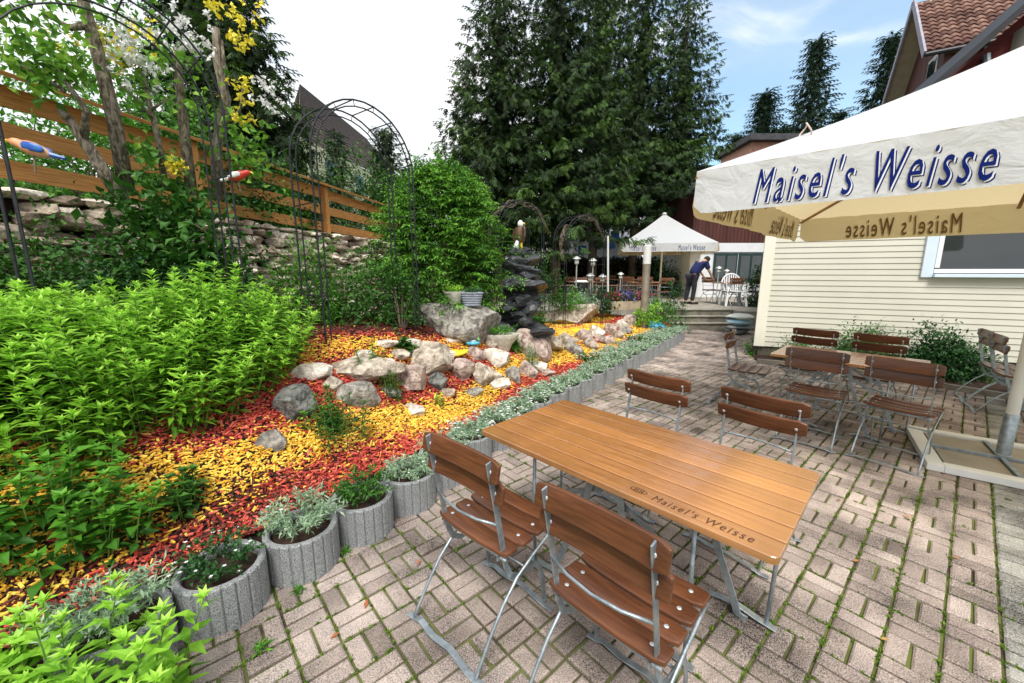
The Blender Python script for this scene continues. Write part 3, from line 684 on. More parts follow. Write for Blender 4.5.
# ------------------------------------------------------------------ small trees on the wall, left
LEAF_L = attr_mat('tree_leaf', [(0, (.05, .15, .015)), (.6, (.14, .34, .03)), (1, (.30, .52, .06))], .5, .35)
def wall_tree(label, trunk, rad, limbs, leaves, fl, name='garden_tree'):
    """trunk: list of (px,py,Y); leaves: list of (px,py,Y,r,count)"""
    base = D(*trunk[0]); root = empty(name, base, 0, label, 'tree'); mb = MB()
    pts = [D(*t) - base for t in trunk]
    mb.tube(pts, [rad * (1 - .45 * i / (len(pts) - 1)) for i in range(len(pts))], 10); 
    mb.build('trunk', BARK_G, root, smooth=True)
    for lb, r_ in limbs:
        mb = MB(); q = [D(*t) - base for t in lb]; mb.tube(q, [r_ * (1 - .6 * i / (len(q) - 1)) for i in range(len(q))], 7); mb.build('limb', BARK_G, root, smooth=True)
    P = []; 
    for px, py, Y, r_, c_ in leaves:
        c = np.array(D(px, py, Y) - base); P.append(c + RS.normal(size=(c_, 3)) * r_ * [1, 1, .8])
    if P:
        P = np.concatenate(P); leaf_obj('foliage', P, rdir(len(P), -.1), rdir(len(P), .8), RS.uniform(.06, .12, len(P)), .055, LEAF_L, root)
    for px, py, Y, r_, c_, m_ in fl:
        c = np.array(D(px, py, Y) - base); c_ = max(5, c_ * 3 // 5); cc = c + RS.normal(size=(c_, 3)) * r_; q = 5
        p_ = np.repeat(cc, q, 0) + RS.normal(size=(c_ * q, 3)) * .012
        leaf_obj('blossom', p_, rdir(c_ * q), rdir(c_ * q, .8), RS.uniform(.035, .07, c_ * q), .034, m_, root)
    return root
wall_tree('leaning grey trunk rising in front of the fence, thickest at the far left', [(128, 195, 3.95), (112, 110, 3.85), (97, 50, 3.8), (84, 5, 3.75), (78, -40, 3.7)], .062,
    [([(88, 25, 3.76), (70, 28, 3.7), (45, 14, 3.6)], .035)], [(30, 60, 3.6, .16, 60), (75, 20, 3.7, .22, 70), (10, 15, 3.4, .2, 80), (120, 20, 4, .2, 40)], [(112, 45, 3.9, .07, 22, YELLOW_P), (130, 40, 3.8, .07, 20, WHITE_P), (60, 40, 3.7, .06, 8, YELLOW_P)])
wall_tree('gnarled forked trunk leaning left before the fence', [(122, 200, 3.8), (100, 165, 3.75), (82, 138, 3.7), (68, 118, 3.65)], .06,
    [([(84, 140, 3.7), (86, 110, 3.65), (70, 88, 3.6), (58, 70, 3.6)], .032), ([(68, 118, 3.65), (58, 110, 3.6)], .04), ([(66, 92, 3.6), (40, 75, 3.5), (5, 58, 3.4)], .018)], [(60, 65, 3.6, .10, 90), (40, 85, 3.5, .07, 45), (15, 40, 3.4, .12, 60)], [])
wall_tree('slender grey trunk with white blossom, third from the left', [(166, 190, 4.2), (158, 140, 4.15), (150, 105, 4.1), (142, 70, 4.1)], .03,
    [([(152, 118, 4.1), (138, 100, 4.0), (120, 85, 3.9)], .015), ([(152, 110, 4.1), (168, 98, 4.1)], .014)], [(150, 150, 4.1, .08, 30), (130, 80, 4, .1, 40)], [(138, 62, 4.0, .10, 46, WHITE_P), (128, 42, 4.0, .06, 20, WHITE_P), (148, 35, 4, .06, 14, YELLOW_P), (176, 165, 4.1, .05, 26, YELLOW_P), (118, 58, 4, .08, 24, YELLOW_P)])
wall_tree('straight pruned grey trunk behind the near arch', [(192, 195, 4.4), (184, 130, 4.35), (179, 80, 4.3), (176, 48, 4.3)], .055, [], [(175, 60, 4.3, .10, 50), (195, 100, 4.3, .12, 50)], [(178, 28, 4.2, .12, 50, WHITE_P), (190, 45, 4.2, .06, 22, WHITE_P)])
wall_tree('grey trunk with yellow flowering twigs right of the near arch', [(218, 200, 4.7), (216, 150, 4.65), (226, 100, 4.65), (217, 60, 4.6), (216, 28, 4.6)], .06,
    [([(226, 100, 4.65), (222, 40, 4.6)], .03), ([(220, 130, 4.65), (240, 110, 4.6), (243, 85, 4.6)], .018)], [(245, 140, 4.6, .14, 90), (250, 165, 4.6, .1, 60)], [(233, 15, 4.5, .09, 34, YELLOW_P), (240, 38, 4.5, .06, 22, YELLOW_P), (243, 92, 4.5, .08, 26, YELLOW_P), (240, 120, 4.5, .05, 14, YELLOW_P), (262, 88, 4.5, .10, 22, WHITE_P), (268, 105, 4.5, .07, 12, WHITE_P), (210, 5, 4.5, .05, 12, YELLOW_P)])

# bird ornaments
def bird(px, py, Y, rz, cols, label, sc_=1.0):
    p = D(px, py, Y); root = empty('bird_ornament', p, rz, label, 'ornament')
    mb = MB(); n = 10; prof = [(.001, -.11), (.022, -.09), (.04, -.05), (.048, 0), (.043, .04), (.03, .07), (.031, .09), (.026, .11), (.004, .135)]
    mb.lathe(prof, n=14); b_ = mb.build('body', mat('orn_' + cols[0], *COLS[cols[0]], 12, .35), root, smooth=True); b_.rotation_euler = (0, radians(68), 0)
    for s in (-1, 1):
        mb = MB(); mb.lathe([(.001, -.07), (.022, -.05), (.03, 0), (.022, .05), (.001, .06)], n=10, sy=.3); w = mb.build('wing', mat('orn_' + cols[1], *COLS[cols[1]], 12, .35), root, smooth=True)
        w.location = (-.02, s * .042, .005); w.rotation_euler = (0, radians(75), 0)
    mb = MB(); mb.tube([(-.09, 0, -.03), (-.17, 0, -.05)], [.018, .012], 6, flat=None); mb.build('tail', mat('orn_' + cols[1], *COLS[cols[1]], 12, .35), root)
    mb = MB(); mb.tube([(.125, 0, .045), (.155, 0, .03)], [.012, .002], 6); mb.build('beak', mat('orn_yellow', *COLS['yellow'], 12, .35), root)
    mb = MB(); mb.tube([(0, 0, -.03), (0, .02, -.16)], .006, 6); mb.build('peg', BARK, root)
    root.scale = (sc_,) * 3; return root
COLS = {'orange': ((.75, .28, .12), (.85, .5, .3)), 'blue': ((.02, .08, .4), (.05, .2, .6)), 'yellow': ((.8, .6, .03), (.85, .7, .1)), 'red': ((.5, .03, .02), (.75, .08, .05)), 'white': ((.7, .7, .68), (.8, .8, .8)), 'green': ((.10, .35, .08), (.3, .6, .2)), 'brown': ((.07, .04, .02), (.15, .09, .05)), 'cyan': ((.05, .35, .5), (.15, .5, .65))}
bird(33, 149, 3.7, pi + .3, ('orange', 'blue'), 'orange parrot ornament with blue wing perched at the fence by the left edge', 1.25)
bird(238, 176, 3.55, .2, ('red', 'white'), 'red and white bird ornament beside the near arch post', .8)

# ------------------------------------------------------------------ big spruces and other background trees
def spruce_mesh(seed, hgt, R, zb, nbr, spacing=.17, tw=.42, m=None, name='spruce', twn=3):
    rs = np.random.RandomState(seed); Ps, Ds, Ns, Ls, Rn = [], [], [], [], []
    nbr = int(nbr * 2.05)
    for i in range(nbr):
        t = (i + rs.rand()) / nbr; z = zb + (hgt - zb) * t
        Lb = (R * (1 - t) ** .97 * rs.uniform(.62, 1.12) + .22); a = i * 2.399 + rs.uniform(-.4, .4)
        if z < zb + 1.2: Lb *= rs.uniform(.6, 1)
        n_ = max(3, int(Lb / spacing)); s_ = (np.arange(n_) + rs.rand(n_)) / n_
        drp = -.18 - .40 * (1 - t); o = np.array([cos(a), sin(a)])
        x = o[0] * Lb * s_; y = o[1] * Lb * s_; zz = z + Lb * (drp * s_ + .30 * s_ ** 2.4)
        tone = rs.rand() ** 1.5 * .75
        for j in range(twn):
            k = len(s_); ang = a + rs.choice([-1, 1], k) * rs.uniform(.35, 1.3, k)
            P = np.stack([x, y, zz], 1) + rs.normal(size=(k, 3)) * .05
            dv = np.stack([np.cos(ang), np.sin(ang), rs.uniform(-1.7, -.15, k)], 1)
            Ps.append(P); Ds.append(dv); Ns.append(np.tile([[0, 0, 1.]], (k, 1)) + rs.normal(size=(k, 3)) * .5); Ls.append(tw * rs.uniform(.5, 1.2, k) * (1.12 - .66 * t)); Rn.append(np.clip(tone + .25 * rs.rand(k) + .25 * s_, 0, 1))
        Ps.append(np.array([[x[-1], y[-1], zz[-1]]])); Ds.append(np.array([[o[0], o[1], .1]])); Ns.append(np.array([[0, 0, 1.]])); Ls.append(np.array([tw])); Rn.append(np.array([.95]))
    P, Dv, N, L, Rr = map(np.concatenate, (Ps, Ds, Ns, Ls, Rn))
    return P, Dv, N, L, Rr
def needle_twigs(P, Dv, N, L, R):
    """each twig becomes a central strip and side sprigs"""
    Dv = norm(Dv); N = norm(N - Dv * (N * Dv).sum(1, keepdims=True)); S_ = np.cross(Dv, N)
    aP, aD, aN, aL, aW, aR = [P], [Dv], [N], [L], [L * .17], [R]
    for t, sg in ((.12, 1), (.22, -1), (.38, 1), (.5, -1), (.64, 1), (.74, -1)):
        aP.append(P + Dv * (L * t)[:, None]); aD.append(Dv * .75 + S_ * sg * .75 - np.array([0, 0, .25])); aN.append(N); aL.append(L * (.5 - .3 * t)); aW.append(L * .13); aR.append(np.clip(R + .1 * t, 0, 1))
    return [np.concatenate(q) for q in (aP, aD, aN, aL, aW, aR)]
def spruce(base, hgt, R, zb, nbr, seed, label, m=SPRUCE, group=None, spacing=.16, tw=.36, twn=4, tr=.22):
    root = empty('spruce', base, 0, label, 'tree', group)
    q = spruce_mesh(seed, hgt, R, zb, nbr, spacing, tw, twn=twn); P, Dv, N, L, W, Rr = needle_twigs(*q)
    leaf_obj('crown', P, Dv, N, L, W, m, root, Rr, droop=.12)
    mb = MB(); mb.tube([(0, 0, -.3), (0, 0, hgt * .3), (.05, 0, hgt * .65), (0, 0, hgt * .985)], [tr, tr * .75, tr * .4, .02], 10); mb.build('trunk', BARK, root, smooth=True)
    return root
GS = 'dark spruces standing behind the garden'
def gb(px, Y, z=.4): q = D(px, 271, Y); return (q.x, q.y, z)
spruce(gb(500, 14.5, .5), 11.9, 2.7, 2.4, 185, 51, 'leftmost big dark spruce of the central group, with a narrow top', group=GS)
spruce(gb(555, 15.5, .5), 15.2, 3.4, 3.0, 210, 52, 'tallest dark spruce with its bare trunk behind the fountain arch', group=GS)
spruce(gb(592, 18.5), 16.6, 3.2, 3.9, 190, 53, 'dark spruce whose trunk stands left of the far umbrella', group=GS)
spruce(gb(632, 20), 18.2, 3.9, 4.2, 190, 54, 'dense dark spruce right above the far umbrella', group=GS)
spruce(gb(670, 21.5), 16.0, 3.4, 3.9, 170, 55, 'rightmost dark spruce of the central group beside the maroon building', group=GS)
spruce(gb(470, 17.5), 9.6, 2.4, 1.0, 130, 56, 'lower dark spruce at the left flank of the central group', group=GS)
GF = 'distant spruces on the skyline right of centre'
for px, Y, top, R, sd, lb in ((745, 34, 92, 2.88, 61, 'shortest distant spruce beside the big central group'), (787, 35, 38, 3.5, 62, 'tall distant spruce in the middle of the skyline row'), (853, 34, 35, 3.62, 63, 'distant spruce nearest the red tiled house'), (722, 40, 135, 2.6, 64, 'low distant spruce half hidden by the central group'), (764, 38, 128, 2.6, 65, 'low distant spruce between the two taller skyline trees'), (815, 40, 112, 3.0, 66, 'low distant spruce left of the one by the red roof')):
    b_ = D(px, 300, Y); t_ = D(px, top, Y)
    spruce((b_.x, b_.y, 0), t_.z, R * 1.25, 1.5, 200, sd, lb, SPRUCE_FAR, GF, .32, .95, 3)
# trees beyond the fence, left
b_ = D(256, 200, 11); spruce((b_.x, b_.y, 3), 6.0, 2.1, .3, 150, 71, 'dark fir behind the fence, left of the house with the dark roof', spacing=.16, tw=.4)
b_ = D(222, 200, 14); spruce((b_.x, b_.y, 3.6), 9.5, 3.3, .3, 150, 72, 'tall dark fir cut by the top edge behind the white blossom', spacing=.2, tw=.5)
b_ = D(392, 250, 14); spruce((b_.x, b_.y, 2.2), 4.0, 1.0, .2, 80, 73, 'small fir at the end of the fence against the sky', spacing=.2, tw=.35)
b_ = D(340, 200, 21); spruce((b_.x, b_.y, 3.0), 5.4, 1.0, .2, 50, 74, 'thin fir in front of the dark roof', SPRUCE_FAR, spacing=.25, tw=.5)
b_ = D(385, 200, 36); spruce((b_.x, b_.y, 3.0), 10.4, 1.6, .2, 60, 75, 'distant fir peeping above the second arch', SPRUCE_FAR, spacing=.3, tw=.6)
def leafy_tree(px, ybot, ytop, Y, wpx, label, m, seed, ntip=150, per=30, L=.11, W=.07):
    return S('leafy_tree', label, px, ybot, ytop, Y, wpx, ntip=ntip, per=per, L=L, W=W, m=m, seed=seed, cat='tree', bot=.3, spread=.09)
leafy_tree(30, 200, 0, 6.2, 230, 'airy leafy bush behind the fence at the left edge', GREEN_FERN, 81, 130, 24, .10, .05)
leafy_tree(150, 200, -10, 7.0, 150, 'leafy green tree behind the white blossom and fence', GREEN_FERN, 82, 130, 24, .10, .05)
leafy_tree(95, 205, 60, 5.4, 170, 'green hedge plant showing between the fence boards, left', GREEN_FERN, 83, 110, 24, .08, .05)
leafy_tree(215, 215, 120, 6.4, 120, 'green hedge plant behind the fence near the red bird', GREEN_MID, 84, 120, 30, .08, .05)
leafy_tree(280, 225, 160, 8.2, 70, 'dark bush behind the fence left of the second arch', GREEN_DARK, 85, 120, 28, .09, .05)
leafy_tree(350, 235, 128, 11, 80, 'sparse young tree behind the fence inside the second arch', GREEN_MID, 86, 90, 18, .10, .05)
leafy_tree(395, 250, 150, 11.5, 70, 'rounded green bush at the far end of the fence', GREEN_MID, 87, 110, 26, .12, .07)
leafy_tree(288, 232, 186, 7.9, 50, 'low green bush behind the fence left of the second arch', GREEN_FERN, 88, 80, 24, .08, .05)
leafy_tree(432, 300, 165, 9.0, 60, 'light green young tree left of the dark spruces', GREEN_FERN, 89, 80, 26, .10, .04)

# ------------------------------------------------------------------ folding chair and table
WOOD_C = mat('chair_wood', (.085, .030, .013), (.17, .062, .025), 6, .35, .08, detail=8, stretch=(1, 14, 14), spec=.4, coat=.12)
WOOD_T = mat('table_wood', (.36, .142, .038), (.52, .235, .072), 5, .3, .05, detail=9, stretch=(.7, 22, 22), spec=.6, coat=1.0)
WOOD_T.node_tree.nodes['Principled BSDF'].inputs['Coat IOR'].default_value = 1.9
ZINC = mat('galvanised_steel', (.24, .29, .32), (.46, .51, .54), 22, .4, .1, metal=.7)
ZINC2 = mat('zinc_bright', (.6, .62, .63), (.75, .77, .78), 25, .35, metal=.6)
def slat_mesh(Lx, W, T, curve, name, m, parent, loc, rx=0, sag=0):
    """a slat bowed by `curve` (metres) in local y (curve) or z (sag), rounded ends"""
    mb = MB(); n = 12; V = []; F = []
    for i in range(n + 1):
        u = -1 + 2 * i / n; x = u * Lx / 2; e = 1 - max(0, abs(u) - .93) / .07 * .22
        oy = curve * (u * u - .3); oz = sag * (u * u - .4)
        for sy, sz in ((-1, -1), (1, -1), (1, 1), (-1, 1)): V.append((x, oy + sy * W / 2 * (e if True else 1), oz + sz * T / 2))
    for i in range(n):
        for k in range(4): F.append((i * 4 + k, i * 4 + (k + 1) % 4, i * 4 + 4 + (k + 1) % 4, i * 4 + 4 + k)[::-1])
    F.append((0, 1, 2, 3)); F.append((n * 4 + 3, n * 4 + 2, n * 4 + 1, n * 4))
    me = bpy.data.meshes.new(name); me.from_pydata(V, [], F); 
    bm = bmesh.new(); bm.from_mesh(me); ed = [e for e in bm.edges if e.is_manifold and e.calc_face_angle(0) > .6]
    bmesh.ops.bevel(bm, geom=ed, offset=min(T, W) * .28, segments=3, profile=.5, affect='EDGES'); bmesh.ops.recalc_face_normals(bm, faces=bm.faces); bm.to_mesh(me); bm.free()
    me.polygons.foreach_set('use_smooth', [True] * len(me.polygons)); me.set_sharp_from_angle(angle=radians(35)); me.materials.append(m)
    o = bpy.data.objects.new(name, me); COL.objects.link(o); o.parent = parent; o.location = loc; o.rotation_euler = (rx, 0, 0); return o
def screw(parent, loc, rot=(0, 0, 0), r=.0085):
    mb = MB(); mb.lathe([(r, 0), (r, .0015), (r * .6, .0035)], n=12); o = mb.build('screw', ZINC2, parent, smooth=False); o.location = loc; o.rotation_euler = rot; return o
def make_chair():
    c = empty('folding_chair', (0, 0, 0), 0, 'x', 'chair')
    for k, (y, z, rx) in enumerate(((-.165, .452, -.10), (-.065, .445, -.03), (.035, .446, .02), (.135, .449, .03))):
        s = slat_mesh(.445, .088, .020, 0, 'seat_slat', WOOD_C, c, (0, y, z), rx, sag=.012)
        for sx in (-1, 1): screw(s, (sx * .165, 0, .0135))
    post = [(-.268, .885), (-.252, .80), (-.232, .70), (-.205, .56), (-.185, .45), (-.172, .385), (-.145, .325), (-.10, .293), (-.04, .290), (.02, .282), (.055, .245), (.075, .18), (.10, .025)]
    for sx in (-1, 1):
        mb = MB(); mb.tube([(sx * .192, y, z) for y, z in post], 0, flat=(.027, .007, (1, 0, 0))); mb.build('side_post', ZINC, c, bevel=.0015, seg=1)
        rod = [(.165, .425), (.10, .405), (-.02, .36), (-.12, .315), (-.21, .235), (-.285, .14), (-.34, .055), (-.37, .016)]
        mb = MB(); mb.tube([(sx * .212, y, z) for y, z in rod], .0075, 8); mb.build('leg', ZINC, c, smooth=True)
        mb = MB(); mb.tube([(sx * .178, -.21, .43), (sx * .178, -.06, .428), (sx * .178, .17, .432)], 0, flat=(.018, .006, (1, 0, 0))); mb.build('seat_rail', ZINC, c)
    for y, L_ in ((-.37, .25), (.10, .235)):
        mb = MB(); pts = [(x * L_, y + .006 * sin(x * 7), .008 + (.012 if .25 < abs(x) < .75 else .018 if abs(x) <= .25 else 0)) for x in np.linspace(-1, 1, 13)]
        mb.tube(pts, 0, flat=(.028, .005, (0, 0, 1))); mb.build('foot_runner', ZINC, c, bevel=.001, seg=1)
    for pts, r_ in (([(-.19, -.222, .60), (-.10, -.25, .598), (0, -.26, .597), (.10, -.25, .598), (.19, -.222, .60)], .006), ([(-.21, -.19, .43), (.21, -.19, .43)], .0075), ([(-.212, .165, .425), (.212, .165, .425)], .0075), ([(-.192, -.03, .285), (.192, -.03, .285)], .006)):
        mb = MB(); mb.tube(pts, r_, 8); mb.build('crossbar', ZINC, c, smooth=True)
    for z, y in ((.842, -.245), (.742, -.220)):
        s = slat_mesh(.475, .093, .019, 0, 'backrest_slat', WOOD_C, c, (0, y, z), pi / 2 - .2, sag=.020)
        s.rotation_euler = (pi / 2 - .2, 0, 0)
        for sx in (-1, 1):
            screw(s, (sx * .192, 0, -.0115 - .0), (pi, 0, 0)); screw(s, (sx * .192, 0, .0145))
    return c
def make_table():
    t = empty('garden_table', (0, 0, 0), 0, 'x', 'table'); L_, Wd = 1.40, .752; w = Wd / 7
    for k in range(7):
        y = -Wd / 2 + w * (k + .5)
        mb = MB(); x0 = L_ / 2; y0 = w / 2 - .0042; c_ = .022
        P = [(-x0, -y0), (x0, -y0), (x0, y0), (-x0, y0)]
        if k == 0: P = [(-x0, y0), (-x0, -y0 + c_), (-x0 + .006, -y0 + .007), (-x0 + c_, -y0), (x0 - c_, -y0), (x0 - .006, -y0 + .007), (x0, -y0 + c_), (x0, y0)]
        if k == 6: P = [(x0, -y0), (x0, y0 - c_), (x0 - .006, y0 - .007), (x0 - c_, y0), (-x0 + c_, y0), (-x0 + .006, y0 - .007), (-x0, y0 - c_), (-x0, -y0)]
        mb.prism(P, -.014, .014); o = mb.build('table_slat', WOOD_T, t, bevel=.005, seg=3); o.location = (0, y, .726)
    for sx in (-1, 1):
        mb = MB(); mb.tube([(sx * .44, -.34, .703), (sx * .44, .34, .703)], 0, flat=(.03, .018, (0, 0, 1))); mb.build('batten', ZINC, t)
        mb = MB(); mb.tube([(sx * .29, -.26, .66), (sx * .29, .26, .66)], .009, 8); mb.build('crossbar', ZINC, t)
        for sy in (-1, 1):
            sh = Matrix.Translation((-.19 * sx if sy < 0 else 0, 0, 0))
            mb = MB(); mb.tube([(sx * .25, sy * .22, .70), (sx * .27, sy * .22, .60), (sx * .29, sy * .22, .50), (sx * .32, sy * .22, .44), (sx * .38, sy * .205, .28), (sx * .46, sy * .19, .10), (sx * .49, sy * .185, .022), (sx * .53, sy * .185, .014)], 0, flat=(.034, .008, (0, 1, 0))); mb.build('leg', ZINC, t, bevel=.001, seg=1, loc=sh.translation)
            mb = MB(); mb.tube([(sx * .60, sy * .24, .70), (sx * .605, sy * .24, .3), (sx * .60, sy * .225, .018)], .009, 8); mb.build('leg', ZINC, t, smooth=True, loc=sh.translation)
            mb = MB(); mb.tube([(sx * x, sy * .225, z) for x, z in ((.34, .012), (.40, .028), (.48, .034), (.56, .018), (.64, .010))], 0, flat=(.034, .006, (0, 0, 1))); mb.build('foot_runner', ZINC, t, bevel=.001, seg=1, loc=sh.translation)
            mb = MB(); mb.tube([(sx * .31, sy * .20, .46), (sx * .12, sy * .20, .55), (-sx * .12, sy * .20, .69)], 0, flat=(.026, .006, (0, 1, 0))); mb.build('brace', ZINC, t, bevel=.001, seg=1)
    return t
TC = Vector((.580, 1.819)); TA = math.atan2(-.7128, .7014)
def tw(C, ang, x, y): return (C.x + x * cos(ang) - y * sin(ang), C.y + x * sin(ang) + y * cos(ang), 0)
table = make_table(); place(table, (TC.x, TC.y, 0), TA, 'long honey-brown slatted beer garden table in the foreground', 'slatted folding tables')
table2 = copy_tree(table)
T2 = Vector((3.41, 3.93)); T2A = TA - .02
place(table2, (T2.x, T2.y, 0), T2A, 'slatted wooden table in front of the cream house wall', 'slatted folding tables'); table2.scale = (.84, 1, 1)
T2 = Vector((3.50, 3.84))
chair = make_chair(); GC = 'folding chairs around the beer garden tables'
chairs = [
    (tw(TC, TA, -.37, -.52), TA + .05, 'near left folding chair with its back to the camera at the foreground table'),
    (tw(TC, TA, .29, -.49), TA + .0, 'front folding chair, nearest to the camera, with four seat slats in view'),
    (tw(TC, TA, -.33, .68), TA + pi - .06, 'folding chair on the far side of the foreground table, left one'),
    (tw(TC, TA, .31, .68), TA + pi - .1, 'folding chair on the far side of the foreground table, right one'),
    (tw(T2, T2A, -.27, -.47), T2A + .0, 'folding chair nearest the pavement at the house table, left one'),
    (tw(T2, T2A, .34, -.47), T2A - .16, 'folding chair at the house table closest to the umbrella pole'),
    (tw(T2, T2A, -.58, .66), T2A + pi - .1, 'folding chair between house table and wall, left one'),
    (tw(T2, T2A, .02, .66), T2A + pi - .1, 'folding chair between house table and wall, right one by the shrub'),
    (tw(T2, T2A, -.98, .02), T2A - pi / 2 + .1, 'folding chair at the head of the house table seen from the side'),
]
for i, (p, a, lb) in enumerate(chairs):
    o = chair if i == 0 else copy_tree(chair); place(o, p, a, lb, GC)
# pair of chairs at the right edge, side on, with the corner of their table
for i, q in enumerate(((6.02, 4.64), (5.72, 4.26))):
    o = copy_tree(chair); place(o, (q[0], q[1], 0), radians(-126.9), ['left one of two folding chairs by the kerb at the right edge', 'right one of two folding chairs by the kerb at the right edge'][i], GC)
t3 = copy_tree(table); place(t3, (6.50, 4.0, 0), radians(53.1), 'wooden table cut by the right edge behind the umbrella pole', 'slatted folding tables')

# ------------------------------------------------------------------ lettering
def text_geo(s, bold=.0, shear=.22, segs=3):
    cu = bpy.data.curves.new('t', 'FONT'); cu.body = s; cu.size = 1; cu.shear = shear; cu.offset = bold; cu.resolution_u = segs; cu.space_character = 1.24
    ob = bpy.data.objects.new('t', cu); COL.objects.link(ob); dg = bpy.context.evaluated_depsgraph_get(); me = bpy.data.meshes.new_from_object(ob.evaluated_get(dg))
    V = np.array([v.co[:] for v in me.vertices]); Fs = [tuple(p.vertices) for p in me.polygons]
    bpy.data.objects.remove(ob); bpy.data.curves.remove(cu); bpy.data.meshes.remove(me); return V, Fs
TXT = "Maisel's Weisse"
TV, TF = text_geo(TXT, 0, .20); TVb, TFb = TV, TF
tx0, tx1, ty0, ty1 = TV[:, 0].min(), TV[:, 0].max(), TV[:, 1].min(), TV[:, 1].max()
INK = mat('navy_ink', (.006, .014, .11), (.008, .02, .14), 30, .8, spec=.05)
INK_W = mat('white_ink', (.8, .8, .8), (.75, .75, .75), 30, .7)
INK_B = mat('show_through_ink', (.16, .09, .035), (.22, .13, .06), 30, .8)
BRAND = mat('burnt_mark', (.05, .02, .01), (.10, .04, .02), 60, .7)
def letter(name, fn, w, h, m, parent, V=TV, Fs=TF, dx=0, dy=0, dn=0.0, fat=.020):
    """fn(u, v, n): u along text in metres from its middle, v up from its middle"""
    mb = MB()
    for q, (fx, fy) in enumerate(((-1, -.35), (1, -.35), (-1, .35), (1, .35), (-.5, .35), (.5, -.35), (0, 0))):
        vs = [tuple(fn((x - (tx0 + tx1) / 2) / (tx1 - tx0) * w + dx + fx * fat * w * .92, ((y - (ty0 + ty1) / 2) / (ty1 - ty0)) * h + dy + fy * fat * w, dn + q * .0003 * (1 if dn > 0 else -1))) for x, y, _ in V]
        mb.add(vs, Fs); return mb.build(name, m, parent)
# mark burnt into the front slat of the foreground table
o = letter('lettering', lambda u, v, n: Vector((.455 + u, -.322 + v, .7411 + n)), .345, .042, BRAND, table, TV, TF, 0, 0, .0, .012)
mb = MB(); a_ = np.linspace(0, 2 * pi, 28, endpoint=False)
for (r1, r2) in ((.036, .032),):
    vs = [(r1 * cos(a), r1 * .45 * sin(a), 0) for a in a_] + [(r2 * cos(a), r2 * .40 * sin(a), 0) for a in a_]; k = len(a_)
    mb.add(vs, [(i, (i + 1) % k, k + (i + 1) % k, k + i) for i in range(k)])
for x in (-.016, -.006, .006, .016): mb.add([(x - .003, -.008, 0), (x + .003, -.008, 0), (x + .006, .008, 0), (x, .008, 0)], [(0, 1, 2, 3)])
o = mb.build('emblem', BRAND, table); o.location = (.215, -.318, .7411)

# ------------------------------------------------------------------ parasols
def cloth_mat():
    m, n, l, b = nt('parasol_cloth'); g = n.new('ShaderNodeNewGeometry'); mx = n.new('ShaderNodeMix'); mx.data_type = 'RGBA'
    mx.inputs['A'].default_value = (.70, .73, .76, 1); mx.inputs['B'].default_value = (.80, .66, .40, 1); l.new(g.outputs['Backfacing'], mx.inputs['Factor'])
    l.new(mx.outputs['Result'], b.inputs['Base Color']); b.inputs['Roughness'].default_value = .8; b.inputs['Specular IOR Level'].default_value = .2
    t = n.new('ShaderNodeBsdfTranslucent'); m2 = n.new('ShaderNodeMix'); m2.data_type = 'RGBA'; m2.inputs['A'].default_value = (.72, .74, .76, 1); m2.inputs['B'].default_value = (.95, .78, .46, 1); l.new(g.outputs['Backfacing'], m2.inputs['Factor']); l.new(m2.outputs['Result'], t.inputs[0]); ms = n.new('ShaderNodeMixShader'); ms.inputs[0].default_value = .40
    tc = n.new('ShaderNodeTexCoord'); no = n.new('ShaderNodeTexNoise'); no.inputs['Scale'].default_value = 5; no.inputs['Detail'].default_value = 6; no.inputs['Distortion'].default_value = .8
    l.new(tc.outputs['Object'], no.inputs['Vector']); bp = n.new('ShaderNodeBump'); bp.inputs['Strength'].default_value = .6; bp.inputs['Distance'].default_value = .05
    l.new(no.outputs['Fac'], bp.inputs['Height']); l.new(bp.outputs[0], b.inputs['Normal'])
    l.new(b.outputs[0], ms.inputs[1]); l.new(t.outputs[0], ms.inputs[2]); l.new(ms.outputs[0], n['Material Output'].inputs[0]); return m
CLOTH = cloth_mat()
PAINT_W = mat('white_paint', (.66, .66, .62), (.76, .76, .73), 6, .5)
RIB = mat('rib_wood', (.30, .16, .07), (.45, .26, .12), 9, .6)
